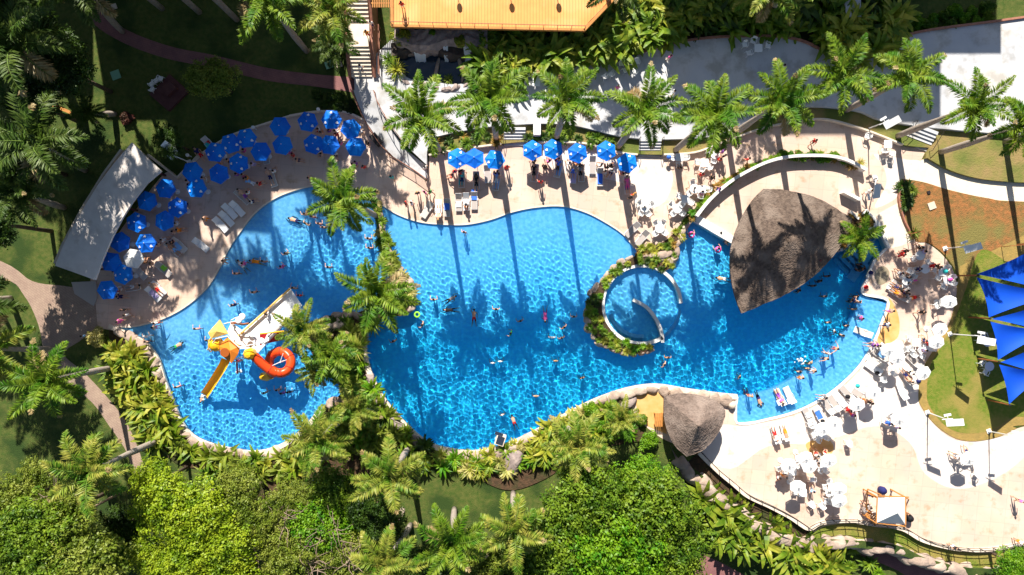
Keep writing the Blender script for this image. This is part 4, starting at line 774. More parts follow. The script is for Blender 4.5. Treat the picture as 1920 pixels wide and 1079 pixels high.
for a in ((352, 955, 85, 6.5, 0, 'rounded lime green tree crown'), (395, 1035, 80, 6.5, 0, 'rounded lime green tree crown'), (300, 905, 52, 5.5, 0, 'rounded lime green tree crown'), (455, 935, 62, 5.5, 0, 'rounded lime green tree crown', 'lf_olive'), (300, 1045, 60, 6, 0, 'rounded lime green tree crown'), (450, 1085, 70, 6, 0, 'rounded lime green tree crown'),
          (60, 1000, 85, 7.5, 1, 'dense mid green tree crown'), (130, 960, 70, 6.5, 2, 'loose olive tree crown'), (170, 1050, 80, 7, 1, 'dense mid green tree crown', 'lf_olive'), (235, 985, 45, 4.5, 4, 'dark green tree crown in a hollow'), (205, 1040, 55, 5, 3, 'bright green low tree crown'), (70, 905, 48, 5, 2, 'loose olive tree crown'), (15, 950, 60, 6, 1, 'dense mid green tree crown', 'lf_olive'), (100, 1085, 80, 7, 1, 'dense mid green tree crown'),
          (500, 980, 62, 5.5, 2, 'loose olive tree crown'), (560, 930, 52, 5, 2, 'loose olive tree crown'), (600, 985, 60, 5, 3, 'bright green low tree crown'), (545, 1040, 75, 5.5, 2, 'loose olive tree crown'), (625, 920, 50, 5, 3, 'bright green low tree crown', 'lf_green'), (640, 1040, 65, 5, 2, 'loose olive tree crown'), (670, 975, 40, 4, 3, 'bright green low tree crown'), (585, 860, 30, 3, 3, 'bright green low tree crown'),
          (1110, 945, 95, 6.5, 1, 'dense glossy green tree crown'), (1215, 960, 95, 6.5, 1, 'dense glossy green tree crown'), (1150, 1040, 95, 7, 1, 'dense glossy green tree crown', 'lf_bright'), (1255, 1040, 75, 6.5, 1, 'dense glossy green tree crown'), (1055, 1020, 80, 6.5, 1, 'dense glossy green tree crown'), (1200, 905, 55, 5, 1, 'dense glossy green tree crown', 'lf_bright'), (985, 1060, 60, 5, 1, 'dense glossy green tree crown'),
          (900, 1065, 60, 5, 1, 'dense glossy green tree crown', 'lf_olive'), (800, 1075, 60, 4.5, 4, 'dark green tree crown in a hollow'), (730, 985, 40, 4, 4, 'dark green tree crown in a hollow'), (1085, 890, 40, 4, 1, 'dense glossy green tree crown'), (1900, 1060, 42, 3, 1, 'rounded bright bush at the deck edge', 'lf_bright'),
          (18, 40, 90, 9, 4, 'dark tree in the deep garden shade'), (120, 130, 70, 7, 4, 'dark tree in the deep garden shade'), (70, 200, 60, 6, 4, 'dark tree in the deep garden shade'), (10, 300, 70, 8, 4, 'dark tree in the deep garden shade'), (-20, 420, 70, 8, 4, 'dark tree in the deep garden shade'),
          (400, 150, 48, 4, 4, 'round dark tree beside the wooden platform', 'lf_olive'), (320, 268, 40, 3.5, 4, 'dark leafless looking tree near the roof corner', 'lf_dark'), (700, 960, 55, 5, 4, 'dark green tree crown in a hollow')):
    tree(*a)
# bare twiggy branches poking through the olive crowns
def twigs(px, py, z, n, L, seed):
    rg = random.Random(seed); b = MB()
    for i in range(n):
        a = rg.uniform(0, 6.28); p = Vector((rg.uniform(-.8, .8), rg.uniform(-.8, .8), 0)); P = [p.copy()]; d = Vector((math.cos(a), math.sin(a), .25))
        for k in range(5): d = (d+Vector((rg.uniform(-.5, .5), rg.uniform(-.5, .5), rg.uniform(-.15, .1)))).normalized(); p = p+d*L/5; P.append(p.copy())
        b.tube(P, [.05, .045, .035, .03, .02, .01], 4)
    b.tube([(0, 0, -z+.1), (0, 0, 0)], [.15, .08], 6)
    p = W(px, py, z); thing('bare_tree', 'tree', 'bare pale twiggy tree among crowns', b.mesh('bare_tree', M['twig'], True), (p.x, p.y, z), group='bare trees')
for i, (x, y) in enumerate(((150, 965), (560, 1030), (620, 1000), (480, 1050), (530, 975), (650, 1055), (585, 1065), (450, 1060), (120, 940))): twigs(x, y, 6.3, 16, 2.2, i)
# arching big-leaf clumps (banana, heliconia, cordyline)
def clump(seed, nl, L, wd, m, up=60, dr=9):
    rg = random.Random(seed); v = []
    for k in range(nl):
        az = k*2.4+rg.uniform(-.4, .4); el = R(rg.uniform(up-35, up+22)); l = L*rg.uniform(.6, 1.15); p = Vector((rg.uniform(-.12, .12)*L, rg.uniform(-.12, .12)*L, 0)); n = 6; P = []; D = []
        for i in range(n+1): P.append(p.copy()); d = Vector((math.cos(az)*math.cos(el), math.sin(az)*math.cos(el), math.sin(el))); D.append(d); p = p+d*l/n; el -= R(dr+rg.uniform(0, 9))
        roll = rg.uniform(-.6, .6)
        for i in range(n):
            def side(j):
                s, u = rotq(D[j]); w_ = wd*math.sin(math.pi*min(1, .12+.86*j/n))**.7*.5; return (s*math.cos(roll)+u*math.sin(roll))*w_, (-s*math.cos(roll)+u*math.sin(roll)*.4)*w_+u*w_*.35
            a0, b0 = side(i); a1, b1 = side(i+1)
            v.append((P[i]+a0, P[i+1]+a1, P[i+1], P[i])); v.append((P[i], P[i+1], P[i+1]+b1, P[i]+b0))
    return quads_mesh('leaf_clump', np.array([[tuple(x) for x in q] for q in v]), M[m])
KM = dict(banana=[clump(1, 26, 1.7, .34, 'banana'), clump(2, 30, 1.6, .30, 'banana'), clump(3, 22, 1.9, .38, 'banana')], spiky=[clump(4, 60, 1.2, .09, 'palm_y', 55), clump(5, 70, 1.1, .08, 'palm', 60)], fine=[clump(6, 90, .8, .12, 'lf_green', 60), clump(7, 90, .75, .14, 'lf_green', 50)],
          bush=[quads_mesh('bush', leaf_cloud(31, .9, 2600, 9, .15, .6, .8)[0], M['lf_bright']), quads_mesh('bush', leaf_cloud(32, .9, 2600, 12, .14, .6, .8)[0], M['lf_bright'])])
NK = dict(banana='banana_plant', spiky='spiky_plant', fine='ground_plant', bush='round_bush')
def plant(px, py, k, s_, m, base, z=.1, cat='plant'):
    p = W(px, py, z+.4); thing(NK[k], cat, base, KM[k][rnd.randrange(len(KM[k]))], (p.x, p.y, z), rnd.uniform(0, 6.28), s_*rnd.uniform(.9, 1.1), group=base+'s', over={NK[k]: {0: M[m]}} if m else None)
def scatter(P, n, k, s_, ms, base, z=.1, dmin=18, seed=1):
    rg = random.Random(seed); X = [p[0] for p in P]; Y = [p[1] for p in P]; got = []; tries = 0
    while len(got) < n and tries < n*60:
        tries += 1; x, y = rg.uniform(min(X), max(X)), rg.uniform(min(Y), max(Y))
        if not pip(np.array([x]), np.array([y]), P)[0] or any((x-a)**2+(y-b)**2 < dmin*dmin for a, b in got): continue
        got.append((x, y)); plant(x, y, k, s_*rg.uniform(.85, 1.2), rg.choice(ms), base, z)
T_ = [(905, 75), (935, 62), (985, 70), (1060, 95), (1120, 60), (1160, 5), (1240, -20), (1330, -20), (1340, 25), (1250, 60), (1180, 98), (1120, 110), (1050, 120), (985, 125), (960, 150), (925, 140), (900, 110)]
scatter(T_, 62, 'banana', 1.45, ['banana', 'banana', 'banana_y', 'lf_green'], 'broad leaved banana clump uphill', 1.0, 20, 3)
scatter([(1240, 0), (1340, -20), (1690, -30), (1685, 60), (1640, 90), (1560, 90), (1500, 60), (1330, 55), (1250, 70)], 52, 'banana', 1.4, ['lf_dark', 'banana', 'lf_green'], 'shaded leafy clump on the bank', .5, 23, 4)
scatter([(1560, 60), (1600, 20), (1680, 25), (1690, 75), (1660, 110), (1600, 120), (1570, 100)], 12, 'banana', 1.3, ['banana_y', 'banana'], 'tall sunlit banana clump uphill', 1.5, 22, 5)
scatter([(1690, 35), (1780, 20), (1860, 15), (1860, 38), (1740, 55), (1690, 65)], 16, 'bush', .9, ['lf_bright', 'lf_green'], 'low bush along the upper lawn edge', .1, 20, 6)
scatter([(212, 655), (250, 660), (275, 690), (300, 745), (325, 800), (330, 830), (290, 835), (262, 790), (240, 740), (215, 700)], 26, 'banana', 1.05, ['banana_y', 'banana', 'banana_y'], 'yellow edged banana clump', .1, 18, 7)
scatter([(330, 835), (400, 850), (470, 860), (560, 850), (560, 880), (480, 890), (395, 880)], 14, 'banana', .9, ['banana_y', 'banana', 'lf_olive'], 'arching leafy clump under the kids pool', .1, 22, 8)
scatter([(400, 860), (440, 858), (465, 880), (430, 905), (395, 890)], 3, 'spiky', 1.5, ['palm_y'], 'big spiky clump under the kids pool', .1, 22, 9)
ISL = [(600, 610), (665, 600), (720, 605), (685, 620), (678, 650), (688, 700), (705, 745), (760, 810), (800, 840), (840, 860), (830, 880), (760, 870), (700, 860), (640, 850), (560, 850), (600, 800), (640, 760), (650, 730), (620, 690), (592, 660), (588, 620)]
scatter(ISL, 34, 'banana', .85, ['banana', 'lf_olive', 'banana', 'lf_bright'], 'broad leaved clump on the pool island', .12, 20, 10)
scatter(ISL, 30, 'fine', 1.3, ['lf_green', 'lf_dark', 'lf_olive'], 'fine leaved plant on the pool island', .12, 18, 11)
scatter(ISL, 12, 'spiky', 1.0, ['palm_y', 'palm'], 'spiky plant on the pool island', .12, 26, 12)
scatter([(700, 372), (712, 400), (720, 440), (735, 480), (758, 520), (775, 560), (765, 585), (735, 590), (735, 540), (722, 500), (708, 450)], 24, 'fine', .95, ['lf_olive', 'lf_green', 'cream_lf'], 'small leafy plant on the divide', .12, 13, 13)
scatter([(845, 862), (900, 858), (960, 840), (1000, 822), (1060, 790), (1110, 765), (1150, 760), (1185, 790), (1180, 815), (1090, 830), (1010, 870), (960, 885), (880, 885)], 34, 'fine', 1.4, ['lf_green', 'banana_y', 'cream_lf', 'lf_bright'], 'leafy plant by lower boulders', .1, 19, 14)
scatter([(850, 870), (900, 865), (905, 890), (860, 900)], 3, 'spiky', 1.2, ['banana_y'], 'yellow spiky plant by boulders', .1, 18, 141)
scatter([(1010, 800), (1060, 780), (1110, 775), (1140, 770), (1130, 840), (1050, 840), (1000, 860)], 16, 'banana', .8, ['banana', 'banana_y'], 'banana clump by lower boulders', .1, 20, 15)
scatter([(1310, 930), (1360, 945), (1440, 985), (1500, 1010), (1560, 1050), (1570, 1079), (1480, 1079), (1420, 1030), (1350, 1010), (1330, 970)], 34, 'banana', 1.35, ['banana_y', 'banana', 'banana'], 'tall banana clump below the wall', -1.0, 21, 16)
scatter([(p[0], p[1]) for p in PLR], 40, 'fine', .62, ['lf_green', 'lf_green', 'lf_bright', 'banana_y', 'lf_dark'], 'low plant in the ring planter', .25, 10, 17)
scatter(HEDGE, 60, 'fine', .62, ['lf_bright', 'croton', 'lf_green'], 'low plant in plaza planter', .3, 9, 18)
scatter([(1470, 286), (1530, 285), (1572, 290), (1568, 300), (1500, 298), (1470, 298)], 9, 'bush', .55, ['lf_bright'], 'clipped bush in plaza planter', .3, 11, 19)
scatter(SPUR, 22, 'fine', .6, ['croton', 'banana_y', 'lf_green'], 'golden leaved rockery plant', .15, 11, 20)
scatter(CPLN, 16, 'fine', .55, ['croton'], 'orange leaved planter plant', .2, 9, 21)
scatter([(805, 262), (870, 252), (940, 245), (940, 266), (865, 276), (808, 288)], 18, 'fine', .9, ['lf_dark', 'croton', 'lf_green'], 'low plant in terrace strip', ZS, 15, 22)
scatter([(990, 245), (1060, 245), (1150, 262), (1150, 280), (1060, 264), (990, 264)], 16, 'fine', .8, ['lf_dark', 'lf_green'], 'dark low plant in terrace strip', ZS, 15, 23)
scatter([(590, 170), (650, 178), (680, 215), (640, 205), (600, 195)], 14, 'bush', .6, ['lf_dark', 'pink_lf', 'lf_dark'], 'dark flowering bush behind umbrellas', .1, 15, 24)
scatter([(1690, 345), (1715, 350), (1710, 385), (1695, 390)], 6, 'fine', .9, ['lf_dark', 'lf_olive'], 'scrubby plant at the walkway bend', .05, 11, 25)
scatter([(1470, 980), (1545, 1000), (1640, 1050), (1660, 1079), (1560, 1079), (1500, 1030)], 10, 'fine', 1.2, ['lf_green', 'lf_bright'], 'bushy plant on the sunken bank', -1.5, 22, 26)
scatter([(1840, 1035), (1890, 1040), (1900, 1079), (1820, 1079)], 8, 'fine', 1.4, ['lf_bright', 'lf_green'], 'bright bushy plant below the deck railing', -1.2, 20, 27)
for x, y, k, s_, m, b, z in ((753, 68, 'bush', 1.25, 'banana_y', 'round yellow green shrub by the grotto', 1.8), (742, 130, 'spiky', 1.1, 'banana_y', 'yellow spiky shrub beside the grotto pond', .9), (728, 112, 'spiky', .9, 'lf_green', 'dark spiky shrub beside the grotto pond', .9), (180, 635, 'bush', 1.35, 'cream_lf', 'cream flowering round shrub at the brick plaza', .3),
                             (235, 222, 'bush', .8, 'red_lf', 'reddish round bush on the dark lawn', .1), (976, 842, 'bush', .75, 'cream_lf', 'cream leaved shrub beside the grey boulder', .2), (1218, 828, 'bush', 1.1, 'lf_bright', 'clipped round green bush beside the thatched hut', .3), (1205, 790, 'bush', .7, 'lf_green', 'small green bush by the hut terrace', .2), (1613, 1015, 'bush', .9, 'cream_lf', 'cream flowering shrub on the boulder bank', -1.3),
                             (1590, 1003, 'spiky', .9, 'palm_d', 'dark spiky palm shrub on the boulder bank', -1.2), (1616, 305, 'spiky', .55, 'banana_y', 'small yellow green plant at the plaza wall end', .2), (1716, 438, 'spiky', .7, 'lf_olive', 'thin olive shrub at the walkway fork', .1), (810, 60, 'bush', .5, 'lf_bright', 'small bush on the grotto ledge', 2.4), (862, 78, 'bush', .8, 'banana_y', 'leafy bush on the grotto ledge', 2.4),
                             (905, 72, 'bush', 1.1, 'lf_bright', 'larger leafy bush beside the grotto', 1.6), (640, 95, 'spiky', 1.3, 'palm_d', 'dark spiky bush by the long staircase', .1), (840, 150, 'fine', .9, 'lf_olive', 'water plant tuft in the grotto pond', .5), (667, 655, 'spiky', 1.2, 'palm_y', 'large pale spiky shrub in the island middle', .8), (1110, 770, 'bush', 1.1, 'lf_bright', 'bright leafy bush by the lower boulders', .4), (1128, 800, 'bush', .9, 'lf_bright', 'bright leafy bush by the lower boulders', .3)):
    plant(x, y, k, s_, m, b, z, 'shrub')
# ------------------------------------------------------------------ boulders
def boulder_mesh(seed, sx, sy, sz):
    rg = random.Random(seed); import bmesh; bm = bmesh.new(); bmesh.ops.create_icosphere(bm, subdivisions=3, radius=1)
    ph = [(Vector((rg.gauss(0, 1), rg.gauss(0, 1), rg.gauss(0, 1))).normalized(), rg.uniform(.55, .85)) for _ in range(9)]
    for v in bm.verts:
        p = v.co.copy()
        for n, d in ph:
            e = p.dot(n)-d
            if e > 0: p -= n*e*.85
        q = p*(1+.05*math.sin(5*p.x+seed)*math.sin(6*p.y)); v.co = Vector((q.x*sx, q.y*sy, max(-.5, q.z)*sz))
    me = bpy.data.meshes.new('boulder'); bm.to_mesh(me); bm.free(); me.shade_smooth(); me.materials.append(M['rock']); return me
BM = [boulder_mesh(i, 1, .72, .62) for i in range(6)]
def boulder(px, py, s_, rz, base, m=None, z=0, sc3=None):
    p = W(px, py, z+.3); sc_ = s_ if sc3 is None else tuple(s_*x for x in sc3)
    thing('boulder', 'boulder', base, BM[int(px*3+py) % 6], (p.x, p.y, z), R(rz), sc_, group=base+'s', over={'boulder': {0: M[m]}} if m else None)
def chain(P, n, s_, base, m=None, z=0, jit=3, seed=0):
    rg = random.Random(seed); cum = [0]
    for a, b in zip(P[:-1], P[1:]): cum.append(cum[-1]+math.hypot(b[0]-a[0], b[1]-a[1]))
    for i in range(n):
        s = cum[-1]*(i+.5)/n; k = max(j for j in range(len(P)-1) if cum[j] <= s); t = (s-cum[k])/(cum[k+1]-cum[k]); x = P[k][0]+(P[k+1][0]-P[k][0])*t; y = P[k][1]+(P[k+1][1]-P[k][1])*t
        boulder(x+rg.uniform(-jit, jit), y+rg.uniform(-jit, jit), s_*rg.uniform(.75, 1.25), -math.degrees(math.atan2(P[k+1][1]-P[k][1], P[k+1][0]-P[k][0]))+rg.uniform(-15, 15), base, m, z)
chain(sm([(212, 622), (238, 632), (265, 650), (285, 678), (298, 712), (312, 752), (328, 792), (352, 818), (385, 838), (430, 850), (480, 857), (520, 845)], closed=False), 20, .78, 'tan boulder edging the kids pool')
chain(sm([(835, 850), (885, 858), (925, 850), (970, 836), (1010, 815), (1050, 793), (1098, 768), (1135, 752), (1180, 739), (1230, 733), (1290, 742), (1345, 750), (1375, 752)], closed=False), 24, .80, 'tan boulder along the lower pool edge')
chain(sm([(688, 700), (700, 735), (722, 765), (752, 800), (785, 832)], closed=False), 8, .75, 'cracked boulder on the island pool side', 'rock_grey')
chain(sm([(705, 380), (712, 410), (720, 445), (735, 480), (752, 510), (772, 540), (776, 570), (750, 592)], closed=False), 14, .5, 'small boulder on the divide')
chain([(600, 600), (640, 592), (670, 590), (700, 600)], 5, .6, 'pale boulder at the island beach')
chain(sm([(1186, 480), (1160, 498), (1132, 524), (1106, 558), (1101, 600), (1116, 632), (1148, 655), (1203, 665), (1225, 652)], closed=False), 19, .52, 'boulder around the ring planter')
chain(sm([(1200, 478), (1225, 482), (1250, 486), (1262, 492)], closed=False), 4, .6, 'boulder on the rock spur tip')
chain(sm([(1290, 415), (1280, 440), (1270, 465), (1264, 490)], closed=False), 6, .55, 'boulder beside the deep pool edge')
chain(sm([(1250, 832), (1262, 856), (1284, 880), (1312, 905), (1345, 935), (1380, 962), (1420, 985), (1460, 1008), (1500, 1020), (1530, 1018)], closed=False), 19, 1.15, 'large boulder in the garden wall', None, -.55, 4, 3)
chain(sm([(1540, 1018), (1570, 1020), (1640, 1026), (1680, 1036), (1720, 1050), (1760, 1062), (1800, 1070), (1850, 1074), (1920, 1068)], closed=False), 20, 1.15, 'large boulder along the sunken path', None, -.6, 4, 4)
chain([(750, 150), (790, 160), (840, 166), (885, 160), (910, 135)], 9, .55, 'dark boulder rimming the grotto pond', 'rock_grey', .6)
for x, y, s_, rz, b, m in ((962, 868, 1.6, 50, 'big grey boulder with round hollow in the lower garden', 'rock_grey'), (1245, 478, .95, 20, 'pale square boulder on the rock spur', None), (1178, 757, 1.0, 40, 'smooth grey boulder beside the hut terrace', 'rock_grey'), (625, 757, .9, 10, 'lone pink boulder poking from the island shore', None), (745, 970, 1.0, 60, 'weathered pale boulder in the palm garden', None),
                         (898, 862, .9, 0, 'ring shaped pale boulder at the pool bottom edge', None), (935, 870, .8, 20, 'knobbly grey boulder at the pool bottom edge', 'rock_grey'), (628, 610, 1.1, 0, 'broad pale boulder behind the island palms', None)):
    boulder(x, y, s_, rz, b, m)
# ------------------------------------------------------------------ thatched roofs
def thatch(outline, apex, z0, z1, mm, name='thatch', rings=26, k=5, pw=1.15):
    O = [W(x, y, z0) for x, y in sm(outline, k)]; a = W(*apex, z1); n = len(O); b = MB(); rg = random.Random(3); v = []; lay = []
    for r in range(rings+1):
        t = r/rings
        for st in (0, 1):
            for i, p in enumerate(O):
                q = p.lerp(a, t); q.z = z0+(z1-z0)*(t**pw)+(.032 if st else 0)+rg.uniform(-.018, .018); jit = rg.uniform(-.08, .08)
                q.x += (p.x-a.x)*jit*.12; q.y += (p.y-a.y)*jit*.12; v.append(q)
            lay.append(len(v)-n)
    f = []
    for j in range(len(lay)-1):
        for i in range(n): f.append((lay[j]+i, lay[j]+(i+1) % n, lay[j+1]+(i+1) % n, lay[j+1]+i))
    lo = len(v)
    for p in O: v.append((p.x*1.0, p.y, z0-.22))
    f += [(lo+i, lo+(i+1) % n, (i+1) % n, i) for i in range(n)]; f.append(tuple(lo+i for i in range(n-1, -1, -1)))
    b.add(v, f); return b.mesh(name, M[mm]), O
HO = [(1390, 588, 1), (1377, 552), (1369, 505), (1372, 460), (1388, 415), (1410, 378), (1432, 355, 1), (1475, 358), (1525, 370), (1565, 390), (1597, 410, 1), (1590, 440), (1565, 478), (1530, 515), (1488, 545), (1440, 568)]
tm, O = thatch(HO, (1478, 455), 2.7, 4.7, 'thatch', k=6)
parts = [('roof', tm)]
for x, y in ((1415, 400), (1395, 470), (1400, 550), (1470, 385), (1545, 415), (1530, 490), (1465, 535)):
    q = W(x, y, 2); b = MB(); b.tube([(q.x, q.y, -1.4), (q.x, q.y, 3.0)], .13, 8); parts.append(('post', b.mesh('post', M['wood_d'])))
cn = MB(); cn.prism([(v.x, v.y) for v in [W(x, y) for x, y in ((1430, 470), (1470, 440), (1510, 455), (1500, 500), (1450, 515))]], -.2, 1.0); parts.append(('bar_counter', cn.mesh('bar_counter', M['wood_s'])))
thing('thatched_roof_bar', 'thatched bar', '', parts, (0, 0, 0), label='big dark almond shaped thatched roof standing over the deep pool')
HO2 = [(1246, 790), (1245, 745, 1), (1275, 739), (1310, 742), (1340, 752), (1359, 770), (1355, 795), (1340, 822), (1318, 845), (1287, 857, 1), (1262, 832)]
tm2, O2 = thatch(HO2, (1309, 800), 2.5, 4.6, 'thatch_g', k=6)
parts = [('roof', tm2)]
for x, y in ((1262, 760), (1330, 765), (1320, 820), (1275, 825)):
    q = W(x, y, 2); b = MB(); b.tube([(q.x, q.y, 0), (q.x, q.y, 2.8)], .1, 8); parts.append(('post', b.mesh('post', M['wood_d'])))
thing('thatched_hut', 'thatched hut', '', parts, (0, 0, 0), label='small rounded grey thatched hut beside the orange hut terrace')
# small wooden bench table on the hut terrace
b = MB(); 
for i in range(5): b.box((-.36+.18*i, 0, .74), (.15, 1.3, .04))
l = MB(); [l.box((x, y, .37), (.08, .08, .72)) for x in (-.35, .35) for y in (-.55, .55)]
p = W(1236, 788, .7); thing('wooden_table', 'table', '', [('tabletop', b.mesh('tabletop', M['wood_s'])), ('leg_frame', l.mesh('leg_frame', M['wood_s']))], (p.x, p.y, .02), label='small slatted wooden table tucked beside the small thatched hut')
# long white bar roof
RO = [(247, 268), (302, 322), (275, 345), (248, 380), (228, 412), (210, 446), (193, 485), (178, 526), (140, 512), (103, 499), (118, 462), (137, 425), (160, 385), (185, 345), (213, 308)]
def flatroof(P, z0, z1, mm, nm): b = MB(); b.prism([(v.x, v.y) for v in [W(x, y, z1) for x, y in P]], z0, z1); return b.mesh(nm, M[mm])
parts = [('roof', flatroof(RO, 3.15, 3.4, 'pale_roof', 'roof'))]
for x, y in ((245, 290), (285, 322), (230, 390), (200, 440), (172, 505), (120, 490), (150, 420), (200, 345)):
    q = W(x, y, 2.5); b = MB(); b.box((q.x, q.y, 1.6), (.18, .18, 3.2)); parts.append(('post', b.mesh('post', M['wood_d'])))
b = MB(); ws = [W(x, y, 2) for x, y in ((238, 285), (205, 330), (165, 395), (130, 460), (115, 495))]
for a, c in zip(ws[:-1], ws[1:]): d = c-a; b.box(((a.x+c.x)/2, (a.y+c.y)/2, 1.5), (d.length, .2, 3.0), math.atan2(d.y, d.x))
parts.append(('back_wall', b.mesh('back_wall', M['plaster'])))
thing('bar_building', 'bar', '', parts, (0, 0, 0), label='long curved bar building with a white dappled flat roof')
b = MB(); b.prism([(v.x, v.y) for v in [W(x, y, .1) for x, y in ((134, 530), (180, 528), (182, 560), (176, 575), (140, 552))]], 0, .12); 
thing('wooden_platform', 'platform', '', b.mesh('platform', M['grey']), (0, 0, 0), label='small grey boarded platform at the end of the white roof')
# dark platform on the upper lawn
b = MB(); b.prism([(v.x, v.y) for v in [W(x, y, .3) for x, y in ((280, 178), (318, 140), (353, 172), (316, 209))]], 0, .35); c = MB(); c.prism([(v.x, v.y) for v in [W(x, y, .9) for x, y in ((300, 168), (318, 152), (330, 165), (313, 181))]], .35, .9)
thing('wooden_platform', 'platform', '', [('base', b.mesh('base', M['wood_d'])), ('raised_box', c.mesh('raised_box', M['wood_d']))], (0, 0, 0), label='square dark red wooden platform on the shaded lawn')
for i, (x, y, rz) in enumerate(((284, 158, 40), (292, 152, 30), (300, 148, -20), (285, 168, 60))): chair(x, y, rz, .1)
for x, y, lx, rz in ((22, 137, 2.0, -23), (93, 147, 2.0, -23), (52, 194, 2.0, -23), (116, 205, 2.0, -23), (12, 238, 2.0, -23)):
    b = MB(); b.box((0, 0, .45), (lx, .3, .06)); l = MB(); l.box((-lx*.4, 0, .21), (.08, .26, .42)); l2 = MB(); l2.box((lx*.4, 0, .21), (.08, .26, .42)); p = W(x, y, .4)
    thing('plank_bench', 'bench', 'thin wooden plank bench in the dark garden', [('seat', b.mesh('seat', M['wood_s'])), ('leg', l.mesh('leg', M['wood_s'])), ('leg', l2.mesh('leg', M['wood_s']))], (p.x, p.y, 0), R(rz), group='plank benches')
for x, y, s_, m, lab in ((218, 142, .85, 'green_box', 'pale green square cover on the dark lawn'), (617, 123, .7, 'green_box', 'green square utility cover beside the red path'), (634, 121, .75, 'cover', 'pale square concrete cover beside the red path'), (1746, 387, .7, 'cover', 'cream square concrete cover on the dry lawn'), (1740, 362, .3, 'dark', 'small dark metal box on the dry lawn'),
                       (215, 14, .5, 'cover', 'small round pale cover near the garden trees'), (1675, 507, .0, 'dark', '')):
    if s_: b = MB(); b.box((0, 0, .05), (s_, s_, .1)); p = W(x, y); thing('utility_cover', 'cover', '', b.mesh('cover', M[m]), (p.x, p.y, .05), R(20), label=lab)
# ------------------------------------------------------------------ orange wooden terrace, pergola and the grotto below
DZ = 4.0
b = MB(); b.prism([(v.x, v.y) for v in [W(x, y, DZ) for x, y in ((735, -60), (736, 50), (1096, 58), (1150, 0), (1180, -60))]], DZ-.25, DZ)
lip = MB(); lp = [W(x, y, DZ) for x, y in ((734, -60), (735, 49), (1096, 57), (1152, -2))]
for a, c in zip(lp[:-1], lp[1:]): d = c-a; lip.box(((a.x+c.x)/2, (a.y+c.y)/2, DZ-.1), (d.length+.1, .22, .36), math.atan2(d.y, d.x))
pst = MB(); hr = MB(); hr.tube([v+Vector((0, 0, 1.0)) for v in lp], .035, 6)
for i in range(15):
    t = i/14; q = W(736+360*t, 50+8*t, DZ); pst.tube([(q.x, q.y, DZ), (q.x, q.y, DZ+1)], .03, 5)
sup = MB()
for i in range(8): q = W(745+48*i, 44, DZ); sup.box((q.x, q.y+.4, DZ/2), (.3, .3, DZ-.3))
b2 = MB(); q = W(930, 0, 0); b2.box((W(930, 0, 0).x, W(0, 35, DZ).y+2.5, 1.9), (17, 4.5, 3.6))
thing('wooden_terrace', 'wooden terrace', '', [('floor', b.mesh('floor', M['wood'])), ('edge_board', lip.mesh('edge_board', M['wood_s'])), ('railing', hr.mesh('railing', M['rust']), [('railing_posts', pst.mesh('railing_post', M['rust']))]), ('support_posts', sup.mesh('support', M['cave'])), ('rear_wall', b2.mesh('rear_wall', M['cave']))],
      (0, 0, 0), label='raised orange wooden terrace with a long railing above waterfalls')
for i, x in enumerate((850, 948, 1036)):
    q = W(x, -62, DZ); b = MB(); b.tube([(0, 0, 0), (0, 0, 3.0)], .04, 6); g_ = MB(); g_.lathe([(0, 2.85), (.2, 2.95), (.26, 3.15), (.2, 3.35), (0, 3.42)], 14); ar = MB()
    thing('globe_lamp', 'lamp', '', [('pole', b.mesh('pole', M['dark'])), ('globe', g_.mesh('globe', M['white']))], (q.x, q.y, DZ), label='%s globe lamp casting a round shadow on the orange terrace' % ('westmost', 'middle', 'eastmost')[i])
b = MB(); 
for i in range(12): q = W(699+3.3*i, 2, 3.6); b.box((q.x, q.y, 3.6), (.08, 1.3, .1))
b.box((W(717, 6, 3.5).x, W(717, 7, 3.5).y, 3.5), (2.1, .1, .12)); pp = MB(); q = W(716, 8, 2); pp.tube([(q.x-.9, q.y, 0), (q.x-.9, q.y, 3.5)], .06, 6); pp.tube([(q.x+.9, q.y, 0), (q.x+.9, q.y, 3.5)], .06, 6)
thing('pergola', 'pergola', '', [('slats', b.mesh('slats', M['wood_s'])), ('posts', pp.mesh('posts', M['wood_d']))], (0, 0, 0), label='small slatted wooden pergola between the staircase and orange terrace')
# rock shelf with arches and three waterfalls
def rockwall(x0, x1, y, z0, z1, nm, m, seed, thick=1.2, face=.5):
    rg = random.Random(seed); a = W(x0, y, 1); c = W(x1, y, 1); n = 22; b = MB(); v = []; 
    for j in range(6):
        for i in range(n+1):
            t = i/n; x = a.x+(c.x-a.x)*t; prof = j/5; yy = a.y+.35*math.sin(t*9+seed)+(thick*(prof-.5))+rg.uniform(-.12, .12); zz = z1+.18*math.sin(t*17+seed)-(face if j == 0 else 0)+rg.uniform(-.1, .1); v.append((x, yy, zz))
    for i in range(n+1): v.append((v[i][0], v[i][1]-.1+rg.uniform(-.1, .1), z0))
    for i in range(n+1): v.append((v[5*(n+1)+i][0], v[5*(n+1)+i][1], z0))
    f = [(j*(n+1)+i, j*(n+1)+i+1, (j+1)*(n+1)+i+1, (j+1)*(n+1)+i) for j in range(5) for i in range(n)]
    f += [(6*(n+1)+i, 6*(n+1)+i+1, i+1, i) for i in range(n)]+[(5*(n+1)+i, 5*(n+1)+i+1, 7*(n+1)+i+1, 7*(n+1)+i) for i in range(n)]
    b.add(v, f); return b.mesh(nm, M[m])
parts = [('rock_shelf', rockwall(745, 915, 80, .2, 2.5, 'rock_shelf', 'rock_grey', 2, 1.9)), ('lower_rocks', rockwall(735, 920, 92, .2, 1.5, 'lower_rocks', 'cave', 5, 1.4))]
